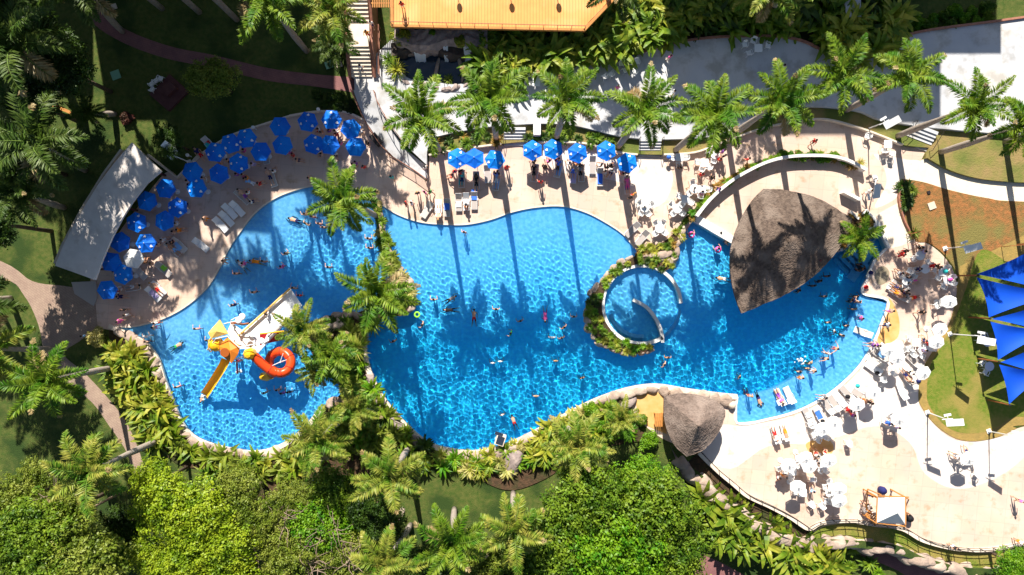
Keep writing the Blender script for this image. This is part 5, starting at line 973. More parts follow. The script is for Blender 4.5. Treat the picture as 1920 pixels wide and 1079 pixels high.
for i, (x, wd_) in enumerate(((786, 1.3), (835, .5), (876, .8))):
    q = W(x, 92, 2); b = MB(); n = 6; v = []
    for j in range(9):
        t = j/8; yy = q.y+.5-1.3*t; zz = 2.0-1.45*t*t
        for k in range(n+1): v.append((q.x-wd_/2*(1-.25*t)+wd_*(1-.25*t)*k/n, yy+.05*math.sin(k*2.3+i), zz+.03*math.sin(k*3.1)))
    b.add(v, [(j*(n+1)+k, (j+1)*(n+1)+k, (j+1)*(n+1)+k+1, j*(n+1)+k+1) for j in range(8) for k in range(n)]); parts.append(('waterfall', b.mesh('waterfall', M['foam'], True)))
thing('grotto', 'rock grotto', '', parts, (0, 0, 0), label='dark rock grotto with three thin waterfalls under the orange terrace')
for x, y, rz, s_, lab in ((818, 128, 80, 1.0, 'long reddish rock standing in the grotto pond, pond centre side'), (862, 118, 105, 1.0, 'long pale brown rock in the pond between two waterfalls'), (868, 140, 80, .7, 'short brown rock at the palm side of the grotto pond'), (770, 100, 10, 1.0, 'brown rock beside the widest waterfall')):
    p = W(x, y, 1.0); thing('boulder', 'boulder', '', BM[1], (p.x, p.y, .5), R(rz), (s_*1.2, s_*.42, .9), label=lab)
b = MB(); b.prism([(v.x, v.y) for v in [W(x, y, 1.5) for x, y in ((1578, 2), (1607, 2), (1608, 38), (1580, 38))]], .3, 2.2); thing('garden_shed', 'shed', '', b.mesh('shed', M['terrace']), (0, 0, 0), label='pale blue grey corrugated shed roof half hidden in dark bushes')
b = MB(); p = W(1006, 246); b.box((p.x, p.y, 1.0), (.7, 1.4, .9)); thing('utility_box', 'cabinet', '', b.mesh('utility_box', M['wmetal']), (0, 0, 0), label='white utility cabinet beside the blue deck stairs')
# ------------------------------------------------------------------ water slide tower in the kids pool
S = []
def P3(x, y, z): return W(x, y, z)
ramp = MB(); a = [P3(544, 542, 1.0), P3(566, 574, 1.0), P3(484, 662, 3.0), P3(446, 627, 3.0)]
v = a+[q-Vector((0, 0, .15)) for q in a]; ramp.add(v, [(0, 1, 2, 3), (7, 6, 5, 4), (0, 4, 5, 1), (1, 5, 6, 2), (2, 6, 7, 3), (3, 7, 4, 0)]); S.append(('ramp_floor', ramp.mesh('ramp_floor', M['white'])))
for k, (p0, p1) in enumerate(((P3(546, 542, 1.0), P3(450, 630, 3.0)), (P3(564, 572, 1.0), P3(505, 632, 2.4)))):
    r_ = MB(); up = Vector((0, 0, .4)); r_.tube([p0+up, p1+up], .09, 8); r_.tube([p0+up*.45, p1+up*.45], .05, 6)
    for i in range(7): q = p0.lerp(p1, i/6); r_.tube([q, q+up], .035, 5)
    S.append(('side_rail', r_.mesh('side_rail', M['ycream' if k == 0 else 'wmetal'])))
deck_ = MB(); d4 = [P3(x, y, 3.0) for x, y in ((433, 606), (478, 638), (478, 655), (450, 655), (425, 625))]; deck_.prism([(q.x, q.y) for q in d4], 2.85, 3.0); S.append(('platform', deck_.mesh('platform', M['white'])))
st = MB(); a = [P3(487, 648, 2.9), P3(487, 628, 2.9), P3(532, 620, 1.4), P3(532, 638, 1.4)]; st.add(a+[q-Vector((0, 0, .12)) for q in a], [(0, 1, 2, 3), (7, 6, 5, 4), (0, 4, 5, 1), (1, 5, 6, 2), (2, 6, 7, 3), (3, 7, 4, 0)]); S.append(('side_step', st.mesh('side_step', M['redm'])))
yr = MB(); yr.tube([P3(487, 627, 3.5), P3(532, 622, 2.1)], .07, 6); S.append(('side_rail', yr.mesh('side_rail', M['yellow'])))
def pyramid(P, z0, z1, ap, m, nm='roof'):
    b = MB(); q = [P3(x, y, z0) for x, y in P]; t = P3(*ap, z1); n = len(q); b.add(q+[t], [(i, (i+1) % n, n) for i in range(n)][::-1]); b.add(q+[x-Vector((0, 0, .08)) for x in q], [(i, n+i, n+(i+1) % n, (i+1) % n) for i in range(n)]+[tuple(range(n, 2*n))]); return b.mesh(nm, M[m])
S.append(('square_roof', pyramid([(390, 625), (412, 600), (428, 627), (396, 636)], 4.6, 4.9, (406, 622), 'ycream')))
S.append(('slatted_roof', pyramid([(410, 650), (427, 632), (450, 650), (446, 665), (434, 682), (418, 670)], 4.3, 4.7, (432, 658), 'orange')))
hl = MB(); q = P3(421, 662, 4.75); hl.lathe([(0, 0), (.42, 0), (.42, -.05), (0, -.05)], 16, (q.x, q.y, 4.72)); S.append(('round_hatch', hl.mesh('round_hatch', M['hole'])))
dm = MB(); q = P3(404, 648, 3.9); dm.lathe([(0, .55), (.25, .5), (.5, .3), (.6, 0), (.6, -.6), (.5, -.9)], 18, (q.x, q.y, 3.9)); S.append(('barrel_window', dm.mesh('barrel_window', M['yellow'], True)))
for dx in (-.45, .45): rg_ = MB(); rg_.tube([(q.x+dx+.12*math.cos(t)*0+.0, q.y+.62*math.cos(t), 3.9+.45*math.sin(t)) for t in [R(30*i) for i in range(12)]], .05, 6, closed=True); S.append(('hoop', rg_.mesh('hoop', M['yellow'])))
dm2 = MB(); q = P3(467, 665, 3.7); dm2.lathe([(0, .5), (.3, .42), (.55, .1), (.55, -.6)], 8, (q.x, q.y, 3.7)); S.append(('elbow_cover', dm2.mesh('elbow_cover', M['yellow'])))
# open chute
ch = MB(); c0 = [P3(426, 676, 2.9), P3(420, 688, 2.75), P3(405, 712, 1.5), P3(392, 732, .6), P3(385, 742, .18)]; v = []; nn = 7
for i, p in enumerate(c0):
    d = (c0[min(i+1, 4)]-c0[max(i-1, 0)]); d.z = 0; d.normalize(); q = Vector((-d.y, d.x, 0))
    for k in range(nn): an = math.pi*k/(nn-1); v.append(p+q*math.cos(an)*.42+Vector((0, 0, .38-.38*math.sin(an))))
ch.add(v, [(i*nn+k, (i+1)*nn+k, (i+1)*nn+k+1, i*nn+k+1) for i in range(4) for k in range(nn-1)]); S.append(('open_chute', ch.mesh('open_chute', M['yellow'], True)))
# closed spiral tube
tp = [P3(476, 668, 3.3), P3(490, 682, 3.0), P3(505, 694, 2.75), P3(516, 701, 2.6)]; cx, cy = 525, 680
for i in range(0, 27): t = R(-112+i*13.8); z = 2.55-1.75*i/26; tp.append(P3(cx+20.5*math.cos(-t), cy+20.5*math.sin(-t), z))
tb = MB(); tb.tube(tp, .44, 14, cap=False); S.append(('spiral_tube', tb.mesh('spiral_tube', M['red'], True)))
jn = MB()
for i in (2, 6, 10, 14, 18, 22, 26):
    d = (tp[i+1]-tp[i]).normalized(); s, u = rotq(d); jn.tube([tp[i]+(s*math.cos(R(30*k))+u*math.sin(R(30*k)))*.46 for k in range(12)], .03, 5, closed=True)
S.append(('tube_flanges', jn.mesh('tube_flange', M['redm'])))
ot = MB(); ot.tube([P3(508, 704, .9), P3(500, 708, .5), P3(492, 706, .25)], .40, 10, cap=False); S.append(('outlet', ot.mesh('outlet', M['yellow'], True)))
for i, (x, y, z, m) in enumerate(((440, 640, 3, 'wmetal'), (470, 650, 3, 'wmetal'), (412, 650, 3.6, 'wmetal'), (434, 676, 4.2, 'wmetal'), (525, 680, 2.8, 'wmetal'), (505, 694, 2.4, 'wmetal'), (520, 590, 1.8, 'wmetal'), (495, 612, 2.2, 'wmetal'), (396, 630, 4.5, 'wmetal'), (445, 678, .5, 'redm'))):
    q = P3(x, y, z); b = MB(); b.tube([(q.x, q.y, -.9), (q.x, q.y, z)], .07 if m == 'wmetal' else .1, 8); S.append(('support_post', b.mesh('support_post', M[m])))
pf = MB(); pf.tube([P3(388, 657, 3.6), P3(405, 636, 4.8), P3(426, 631, 4.8), P3(448, 652, 4.6), P3(478, 646, 4.4)], .05, 6); pf.tube([P3(388, 657, 3.6), P3(396, 655, 3.4)], .05, 6); pf.tube([P3(434, 608, 3.5), P3(452, 630, 3.9), P3(470, 625, 3.9)], .04, 6)
pf.tube([P3(460, 672, 3.0), P3(448, 680, 3.0), P3(436, 678, 3.2)], .05, 6); S.append(('white_pipe_frame', pf.mesh('white_pipe_frame', M['wmetal'])))
for (x0, y0, x1, y1, z, m) in ((420, 608, 447, 602, 4.6, 'wmetal'), (478, 648, 490, 640, 4.3, 'wmetal')):
    b = MB(); a, c = P3(x0, y0, z), P3(x1, y1, z+.3); b.tube([a, a.lerp(c, .5)+Vector((0, 0, .2)), c], .05, 6); b.lathe([(0, .12), (.25, .05), (.3, 0), (0, 0)], 12, tuple(c)); S.append(('shower_arm', b.mesh('shower_arm', M['wmetal'])))
rd = MB(); rd.tube([P3(444, 676, 2.6), P3(445, 700, 1.6)], .09, 8); S.append(('red_pipe', rd.mesh('red_pipe', M['redm'])))
fm = MB(); q0 = P3(525, 680, 2.0)
for k in range(3): t = R((20, 65, 205)[k]); fm.tube([q0, q0+Vector((math.cos(t)*.95, math.sin(t)*.95, .3))], .035, 5)
S.append(('tube_bracket', fm.mesh('tube_bracket', M['wmetal'])))
thing('water_slide', 'water slide', '', S, (0, 0, 0), label='water slide tower with orange roofs, yellow chute and red spiral tube')
b = MB(); a = P3(462, 612, .2); c = P3(464, 575, 3.6); b2 = MB(); q = W(464, 608); b.tube([(0, 0, -.7), (0, 0, 1.2), (-.1, .3, 3.6)], .11, 10); b2.tube([(-.1, .3, 3.6), (.15, .55, 4.3), (.7, .8, 4.6), (1.3, .9, 4.65)], .05, 6); b3 = MB(); b3.lathe([(0, .15), (.28, .08), (.32, -.02), (0, -.05)], 12, (1.3, .9, 4.62))
thing('shower_post', 'shower post', '', [('post', b.mesh('post', M['orange'])), ('arm', b2.mesh('arm', M['wmetal'])), ('shower_head', b3.mesh('shower_head', M['wmetal']))], (q.x, q.y, 0), label='orange leaning post with a white bent shower arm in the pool')
# splashes
def splash(px, py, s_, lab, seed):
    rg = random.Random(seed); b = MB()
    for i in range(26):
        r = s_*abs(rg.gauss(0, .5)); a = rg.uniform(0, 6.28); z = rg.uniform(-.02, .25)*max(0, 1-r/s_); q = rg.uniform(.04, .13); b.lathe([(0, q*.7), (q*.8, q*.3), (q, 0), (0, -.02)], 7, (r*math.cos(a), r*math.sin(a), z+.02))
    p = W(px, py); thing('water_splash', 'splash', '', b.mesh('splash', M['foam'], True), (p.x, p.y, WL), label=lab)['kind'] = 'stuff'
splash(1503, 677, .55, 'white bubbling splash at the edge of the shallow ledge', 1); splash(936, 822, .5, 'white splash falling from the water spout', 2); splash(384, 744, .4, 'white splash where the yellow chute meets water', 3); splash(449, 697, .35, 'foam patch falling under the red pipe', 4)
b = MB(); p = W(938, 826, .8); b.box((0, 0, .5), (.9, 1.0, .9), R(-18)); b2 = MB(); b2.box((0, .0, .97), (.7, .8, .06), R(-18)); b2.box((-.12, .62, .93), (.8, .3, .05), R(-18))
thing('water_spout', 'water spout', '', [('body', b.mesh('body', M['coping'])), ('basin', b2.mesh('basin', M['steel']))], (p.x, p.y, 0), label='boxy stone water spout pouring into the middle pool')
# ------------------------------------------------------------------ shade sails
def sail(P, lab, n=10):
    A, B_, C_ = [W(x, y, z) for x, y, z in P]; b = MB(); idx = {}; v = []
    cen = (A+B_+C_)/3
    for i in range(n+1):
        for j in range(n+1-i):
            k = n-i-j; u, w_, t = i/n, j/n, k/n; p = A*u+B_*w_+C_*t; bow = 4*(u*w_*(1-t)**2+w_*t*(1-u)**2+t*u*(1-w_)**2)
            e = min(u, w_, t); p = p.lerp(cen, .10*bow*(1-3*e) if e < .333 else 0); p.z += -.35*27*u*w_*t+.0; idx[(i, j)] = len(v); v.append(p)
    f = []
    for i in range(n):
        for j in range(n-i):
            f.append((idx[(i, j)], idx[(i+1, j)], idx[(i, j+1)]))
            if j < n-i-1: f.append((idx[(i+1, j)], idx[(i+1, j+1)], idx[(i, j+1)]))
    b.add(v, f); thing('shade_sail', 'shade sail', '', b.mesh('shade_sail', M['sail'], True), (0, 0, 0), label=lab)
PP = [(1832, 517, 2.9), (1855, 598, 2.9), (1872, 679, 2.9), (1892, 760, 2.9)]
sail(((1831, 515, 2.9), (1960, 455, 3.5), (2010, 560, 3.2)), 'topmost blue shade sail pointing at the dry lawn')
sail(((1831, 521, 2.85), (1854, 596, 2.95), (1985, 553, 3.2)), 'second blue shade sail, between the first two wooden posts')
sail(((1859, 599, 2.9), (1985, 560, 3.3), (2000, 634, 3.1)), 'narrow blue shade sail pointing at the second wooden post')
sail(((1857, 604, 2.85), (1871, 676, 2.95), (1970, 622, 3.2)), 'blue shade sail between the second and third wooden posts')
sail(((1876, 680, 2.9), (1975, 632, 3.3), (1985, 718, 3.1)), 'narrow blue shade sail pointing at the third wooden post')
sail(((1873, 684, 2.85), (1892, 759, 2.95), (1965, 700, 3.2)), 'lowest blue shade sail ending in a sharp downward tip')
for i, (x, y, z) in enumerate(PP+[(1760, 512, .01), (1960, 455, 3.6), (1985, 557, 3.4), (1990, 627, 3.4), (1975, 640, 3.4), (1985, 718, 3.3)]):
    if z < .1: continue
    p = W(x, y, z); b = MB(); b.tube([(0, 0, 0), (0, 0, z+.15)], .07, 8); c = MB(); c.lathe([(0, z+.2), (.1, z+.17), (.1, z+.05), (0, z+.05)], 8)
    thing('sail_post', 'post', 'orange brown wooden post holding shade sails', [('pole', b.mesh('pole', M['pole_wood'])), ('cap', c.mesh('cap', M['dark']))], (p.x, p.y, 0), group='shade sail posts')
for P, lab in (([(1714, 438), (1733, 434), (1737, 470)], 'thin leaning brown frame at the walkway fork'), ([(1895, 462), (1935, 459)], 'thin brown bar frame above the top shade sail')):
    b = MB(); q = [W(x, y, 1.3) for x, y in P]; b.tube(q, .035, 6); [b.tube([k, Vector((k.x, k.y, 0))], .035, 6) for k in q]; thing('swing_frame', 'frame', '', b.mesh('swing_frame', M['pole_wood']), (0, 0, 0), label=lab)
# ------------------------------------------------------------------ solar lamp posts
def solar(bx, by, tx, ty, h, prz, lab, m='wmetal'):
    a = W(bx, by); t = W(tx, ty, h)-Vector((a.x, a.y, 0)); b = MB(); b.tube([(0, 0, 0), (0, 0, .35)], .12, 10); b.tube([(0, 0, .3), (t.x, t.y, h)], [.06, .04], 8); bs = MB(); bs.box((0, 0, .06), (.42, .42, .12), R(20))
    T_ = Matrix.Translation(t)@Matrix.Rotation(R(prz), 4, 'Z'); ar = MB(); ar.tube([T_@Vector((0, -.35, -.15)), T_@Vector((0, 0, 0)), T_@Vector((0, .5, .1))], .035, 6); ar.tube([T_@Vector((-.35, .1, .05)), T_@Vector((.35, .1, .05))], .03, 6)
    pn = MB(); X = Matrix.Rotation(R(28), 4, 'X'); pts = [T_@(X@Vector((x, y, z))+Vector((.35, .55, .25))) for z in (0, .05) for x, y in ((-.32, -.7), (.32, -.7), (.32, .7), (-.32, .7))]; pn.add(pts, [(3, 2, 1, 0), (4, 5, 6, 7), (0, 1, 5, 4), (1, 2, 6, 5), (2, 3, 7, 6), (3, 0, 4, 7)])
    hd = MB(); pts = [T_@Vector((x, y, z)) for z in (-.12, -.02) for x, y in ((-.45, -.15), (-.25, -.15), (-.25, .5), (-.45, .5))]; hd.add(pts, [(3, 2, 1, 0), (4, 5, 6, 7), (0, 1, 5, 4), (1, 2, 6, 5), (2, 3, 7, 6), (3, 0, 4, 7)])
    thing('solar_lamp', 'lamp post', '', [('pole', b.mesh('pole', M[m])), ('base', bs.mesh('base', M['white'])), ('bracket', ar.mesh('bracket', M[m])), ('solar_panel', pn.mesh('solar_panel', M['white'])), ('lamp_head', hd.mesh('lamp_head', M['white']))], (a.x, a.y, 0), label=lab)
solar(1771, 467, 1808, 463, 4.3, -70, 'white solar lamp post on the dry lawn beside the round plaza'); solar(1780, 627, 1836, 631, 4.5, -100, 'white solar lamp post leaning over lawn towards the blue sails'); solar(1738, 774, 1775, 787, 4.3, -80, 'white solar lamp post inside the oval lawn')
solar(1853, 809, 1900, 818, 4.3, -95, 'white solar lamp post at the oval lawn tip'); solar(1626, 243, 1657, 231, 4.0, -60, 'white solar lamp post at the walkway bend under palms'); solar(355, 305, 325, 292, 4.0, 50, 'white solar lamp post beside the shaded umbrella terrace')
for x, y, lab in ((475, 240, 'short white lamp on the shaded terrace edge wall'), (597, 206, 'short silver lamp behind the upper umbrella row'), (352, 292, 'short white lamp at the angled wall corner')):
    b = MB(); b.tube([(0, 0, 0), (0, 0, .8)], .05, 8); c = MB(); c.lathe([(0, 1.0), (.15, .98), (.18, .85), (.1, .78), (0, .78)], 12); p = W(x, y, .8); thing('garden_lamp', 'lamp', '', [('post', b.mesh('post', M['wmetal'])), ('lamp_head', c.mesh('lamp_head', M['white']))], (p.x, p.y, 0), label=lab)
solar(1640, 335, 1637, 372, 3.0, 10, 'thin lamp post beside the sunken plaza corner')
# ------------------------------------------------------------------ pyramid canopy with wooden frames
parts = [('canopy_roof', pyramid([(1646, 935), (1697, 934), (1697, 984), (1644, 981)], 2.6, 3.7, (1683, 963), 'white_fab', 'canopy_roof'))]
def beam(nm, pts, r=.06, m='wood_s'):
    b = MB(); b.tube([P3(*p) for p in pts], r, 6); return (nm, b.mesh(nm, M[m]))
for i, (x, y) in enumerate(((1645, 933), (1698, 933), (1698, 985), (1643, 982))): parts.append(beam('post', [(960+(x-960)*(H)/(H) if 0 else x-(x-960)*2.6/H, y-(y-540)*2.6/H, 0), (x, y, 2.65)]))
for pts in (((1627, 918, 2.4), (1652, 929, 2.4)), ((1625, 925, 2.2), (1648, 936, 2.2)), ((1673, 920, 2.4), (1704, 937, 2.4)), ((1647, 931, 2.4), (1704, 933, 2.4)), ((1645, 933, 2.6), (1643, 982, 2.6)), ((1698, 933, 2.6), (1698, 985, 2.6)), ((1624, 956, .9), (1645, 972, .9)), ((1622, 966, .9), (1642, 985, .9)), ((1645, 982, 2.5), (1698, 988, 2.5)), ((1627, 920, 2.4), (1624, 958, .9)), ((1625, 925, 0), (1627, 918, 2.4)), ((1704, 937, 0), (1704, 937, 2.4)), ((1673, 920, 0), (1673, 920, 2.4))): parts.append(beam('beam', pts))
sl2 = MB()
for i in range(6): a = P3(1627+i*3, 962+i*2.6, .75); sl2.box(tuple(a), (.12, .75, .04), R(-40))
parts.append(('slatted_counter', sl2.mesh('slatted_counter', M['wood_s'])))
thing('canopy_stall', 'canopy stall', '', parts, (0, 0, 0), label='white pyramid canopy on an orange wooden frame at the deck edge')
for x, y, c_, lab in ((1656, 921, 'navy', 'navy and white bag bundle on top of the wooden frame'), (1627, 959, 'white', 'white round stall sign beside the slatted counter'), (1706, 973, 'black', 'black round bin beside the white pyramid canopy')):
    b = MB(); b.lathe([(0, .75), (.3, .7), (.38, .4), (.32, 0), (0, 0)], 12); p = W(x, y, .5); thing('bin', 'bin', '', b.mesh('bin', M['c_'+c_], True), (p.x, p.y, 0), label=lab)
b = MB(); b.lathe([(0, .55), (.2, .55), (.34, .4), (.4, .1), (.36, 0), (0, 0)], 18); b.lathe([(.12, .56), (.1, .5)], 12, mi=0); p = W(1373, 761, .3); thing('round_planter', 'planter', '', b.mesh('round_planter', M['cover'], True), (p.x, p.y, 0), label='round stone pot at the pale pool corner beside the hut')
b = MB(); b.box((0, 0, .55), (.7, 1.1, 1.1)); p = W(705, 262, .8); thing('trash_bin', 'bin', '', b.mesh('trash_bin', M['dark']), (p.x, p.y, 0), R(40), label='dark bin against the ramp wall beside the umbrellas')
# ------------------------------------------------------------------ people
def body(pose):
    """joints of one continuous figure; returns mesh with slots skin, bottoms, top"""
    import bmesh
    V = {}; Ed = []
    def leg(s, hip, knee, ank, toe): V['hip'+s] = (hip, .10); V['thigh'+s] = (tuple((hip[i]+knee[i])/2 for i in range(3)), .082); V['knee'+s] = (knee, .058); V['calf'+s] = (tuple(knee[i]*.65+ank[i]*.35 for i in range(3)), .055); V['ank'+s] = (ank, .038); V['toe'+s] = (toe, .03); Ed.extend([('pel', 'hip'+s), ('hip'+s, 'thigh'+s), ('thigh'+s, 'knee'+s), ('knee'+s, 'calf'+s), ('calf'+s, 'ank'+s), ('ank'+s, 'toe'+s)])
    def arm(s, sh, el, wr):
        sg = -1 if s == 'L' else 1; d = (Vector(wr)-Vector(el)).normalized(); V['sh'+s] = (sh, .062); V['el'+s] = (el, .043); V['wr'+s] = (wr, .028); w_ = Vector(wr); V['palm'+s] = (tuple(w_+d*.055), .030); Ed.extend([('chest', 'sh'+s), ('sh'+s, 'el'+s), ('el'+s, 'wr'+s), ('wr'+s, 'palm'+s)])
        q = d.cross(Vector((0, 1, .2))).normalized(); n = d.cross(q)
        for k, (o, l) in enumerate(((-.030, .066), (-.010, .078), (.010, .072), (.030, .056))): V['f%d%s' % (k, s)] = (tuple(w_+d*.10+q*o), .0095); V['g%d%s' % (k, s)] = (tuple(w_+d*(.10+l*.85)+q*o*1.3+n*.018), .008); Ed.extend([('palm'+s, 'f%d%s' % (k, s)), ('f%d%s' % (k, s), 'g%d%s' % (k, s))])
        V['t0'+s] = (tuple(w_+d*.045-q*.045), .011); V['t1'+s] = (tuple(w_+d*.085-q*.065), .009); Ed.extend([('palm'+s, 't0'+s), ('t0'+s, 't1'+s)])
    def torso(pel, waist, chest, neck, head, top): 
        V['pel'] = (pel, .13); V['waist'] = (waist, .115); V['chest'] = (chest, .14); V['neck'] = (neck, .055); V['head'] = (head, .098); V['top'] = (top, .075); Ed.extend([('pel', 'waist'), ('waist', 'chest'), ('chest', 'neck'), ('neck', 'head'), ('head', 'top')])
    if pose in ('stand', 'walk', 'reach'):
        torso((0, 0, .93), (0, 0, 1.1), (0, 0, 1.28), (0, 0, 1.46), (0, .02, 1.58), (0, .0, 1.66)); k = .22 if pose == 'walk' else .03
        leg('L', (-.09, 0, .86), (-.10, k, .48), (-.11, k*.6-.03, .09), (-.12, k*.6+.13, .03)); leg('R', (.09, 0, .86), (.10, -k*.5+.04, .48), (.11, -k*1.5, .10), (.12, -k*1.5+.15, .04))
        if pose == 'reach': arm('L', (-.17, 0, 1.38), (-.40, .10, 1.30), (-.60, .25, 1.32)); arm('R', (.17, 0, 1.38), (.38, .15, 1.28), (.50, .38, 1.30))
        else: arm('L', (-.17, 0, 1.38), (-.25, -.06 if pose == 'stand' else .05, 1.12), (-.27, .06 if pose == 'stand' else .25, .90)); arm('R', (.17, 0, 1.38), (.25, -.06, 1.12), (.29, .08 if pose == 'stand' else -.12, .90))
    elif pose == 'sit':
        torso((0, 0, .55), (0, -.02, .70), (0, -.03, .88), (0, 0, 1.06), (0, .03, 1.18), (0, .02, 1.26)); leg('L', (-.10, .05, .54), (-.13, .44, .54), (-.13, .46, .09), (-.14, .60, .03)); leg('R', (.10, .05, .54), (.13, .44, .54), (.14, .50, .09), (.15, .64, .03))
        arm('L', (-.17, -.02, .98), (-.25, .05, .74), (-.20, .28, .62)); arm('R', (.17, -.02, .98), (.25, .05, .74), (.18, .30, .62))
    elif pose == 'wade':
        torso((0, 0, .93), (0, 0, 1.1), (0, .02, 1.28), (0, .03, 1.46), (0, .05, 1.58), (0, .03, 1.66)); leg('L', (-.09, 0, .86), (-.13, .06, .48), (-.16, .0, .09), (-.17, .15, .03)); leg('R', (.09, 0, .86), (.13, .02, .48), (.17, -.05, .09), (.18, .1, .03))
        arm('L', (-.17, .01, 1.38), (-.33, .06, 1.20), (-.34, .28, 1.16)); arm('R', (.17, .01, 1.38), (.34, .04, 1.20), (.30, .26, 1.12))
    elif pose == 'lie':   # on the back, head +Y, torso propped like a lounger
        torso((0, -.02, .46), (0, .16, .50), (0, .36, .62), (0, .54, .76), (0, .64, .85), (0, .71, .90)); leg('L', (-.09, -.1, .46), (-.12, -.5, .50), (-.12, -.92, .43), (-.14, -.98, .53)); leg('R', (.09, -.1, .46), (.13, -.5, .46), (.14, -.92, .43), (.17, -.98, .53))
        arm('L', (-.18, .46, .68), (-.30, .22, .56), (-.24, -.02, .52)); arm('R', (.18, .46, .68), (.31, .22, .56), (.26, -.02, .54))
    elif pose == 'prone' or pose == 'swim':
        torso((0, 0, .12), (0, .2, .13), (0, .4, .13), (0, .58, .13), (0, .70, .16), (0, .78, .15)); a = .26 if pose == 'swim' else .12; leg('L', (-.09, -.07, .12), (-a*.6, -.45, .04), (-a*.8, -.8, -.02), (-a*.9, -.9, -.06)); leg('R', (.09, -.07, .12), (a*.6, -.45, .04), (a*.8, -.8, -.02), (a*.9, -.9, -.06))
        if pose == 'swim': arm('L', (-.18, .5, .12), (-.28, .72, .04), (-.18, .92, .02)); arm('R', (.18, .5, .12), (.32, .36, .02), (.30, .12, -.04))
        else: arm('L', (-.18, .5, .12), (-.36, .60, .08), (-.22, .80, .08)); arm('R', (.18, .5, .12), (.36, .60, .08), (.22, .80, .08))
    names = list(V); ix = {n: i for i, n in enumerate(names)}; me = bpy.data.meshes.new('sk'); me.from_pydata([V[n][0] for n in names], [(ix[a], ix[b]) for a, b in Ed], [])
    o = bpy.data.objects.new('sk', me); COL.objects.link(o); o.modifiers.new('s', 'SKIN'); sb = o.modifiers.new('u', 'SUBSURF'); sb.levels = 1; sb.render_levels = 1
    for i, n in enumerate(names):
        r = V[n][1]; sx = 1.25 if n in ('chest', 'waist', 'pel') else 1; me.skin_vertices[0].data[i].radius = (r*sx if n in ('chest', 'waist', 'pel') else r, r); me.skin_vertices[0].data[i].use_root = n == 'pel'
    dg = bpy.context.evaluated_depsgraph_get(); dg.update(); bm = bmesh.new(); bm.from_mesh(o.evaluated_get(dg).to_mesh()); h = Vector(V['head'][0]); tp_ = Vector(V['top'][0]); up = (tp_-Vector(V['neck'][0])).normalized()
    fw = Vector((0, 1, 0)) if pose not in ('lie', 'prone', 'swim') else (Vector((0, -.6, .8)) if pose == 'lie' else Vector((0, .3, -1)) if pose == 'swim' else Vector((0, .2, -1)))
    fw = (fw-up*fw.dot(up)).normalized(); sdv = up.cross(fw)
    def ball(c, r, mi, st=(1, 1, 1)):
        g_ = bmesh.ops.create_icosphere(bm, subdivisions=1, radius=r, matrix=Matrix.Translation(c)); 
        for v_ in g_['verts']:
            for f_ in v_.link_faces: f_.material_index = mi
    V3 = [(Vector(V[n][0]), n) for n in names]
    for f_ in bm.faces:
        c = f_.calc_center_median(); n = min(V3, key=lambda t: (t[0]-c).length)[1]; f_.material_index = 1 if n in ('pel', 'hipL', 'hipR', 'thighL', 'thighR') else 2 if n in ('chest', 'waist', 'shL', 'shR') else 0; f_.smooth = True
    ball(h+fw*.098-up*.005, .02, 0); 
    for s in (-1, 1): ball(h+fw*.083+sdv*.033*s+up*.02, .012, 3); ball(h+sdv*.095*s, .022, 0)
    ball(h+fw*.085-up*.045, .014, 4)
    m2 = bpy.data.meshes.new('body'); bm.to_mesh(m2); bm.free(); [m2.materials.append(x) for x in (SK[0], M['c_navy'], SK[0], M['dark'], M['c_red'])]; bpy.data.objects.remove(o)
    hb = MB(); n1, n2 = 10, 6; vv = []; c = h+up*.028-fw*.012
    for i in range(n2+1):
        el = R(-25)+R(115)*i/n2
        for j in range(n1):
            an = 2*math.pi*j/n1; vv.append(c+(sdv*math.cos(an)+fw*math.sin(an))*.112*math.cos(el)*(1 if math.sin(an) < .3 or el > .5 else .84)+up*.118*math.sin(el))
    hb.add(vv, [(i*n1+j, i*n1+(j+1) % n1, (i+1)*n1+(j+1) % n1, (i+1)*n1+j) for i in range(n2) for j in range(n1)]); return m2, hb.mesh('hair', HR['dark'], True)
BD = {k: body(k) for k in ('stand', 'walk', 'reach', 'sit', 'wade', 'lie', 'prone', 'swim')}
PW = dict(stand='standing', walk='walking', reach='with arms out', sit='seated', wade='wading', lie='lying back', prone='lying face down', swim='swimming')
def person(px, py, pose, rz, bot='navy', top=None, hair='dark', sk=0, z=None, s_=1.0, seat=0):
    zz = floor_z(px, py) if z is None else z; zr = {'lie': .5, 'prone': .1, 'swim': 0, 'sit': .9}.get(pose, 1.4)
    if pose == 'swim': zz = WL-.17; zr = 0
    if pose == 'wade' and zz < -1.0: zz = min(zz, -1.28*s_)+0
    q = W(px, py, zz+zr) ; sk_ = SK[sk]; tm_ = M['c_'+top] if top else sk_
    lab = 'person %s in %s' % (PW[pose], (top+' top and '+bot+' shorts') if top and top != bot else (bot+' swimsuit' if top else bot+' shorts'))
    if hair == 'cap': lab = lab.replace('person', 'white capped person')
    thing('person', 'person', lab, [('body', BD[pose][0], [('hair', BD[pose][1])])], (q.x, q.y, zz), R(rz), s_, over={'body': {0: sk_, 1: M['c_'+bot], 2: tm_}, 'hair': {0: HR[hair]}})
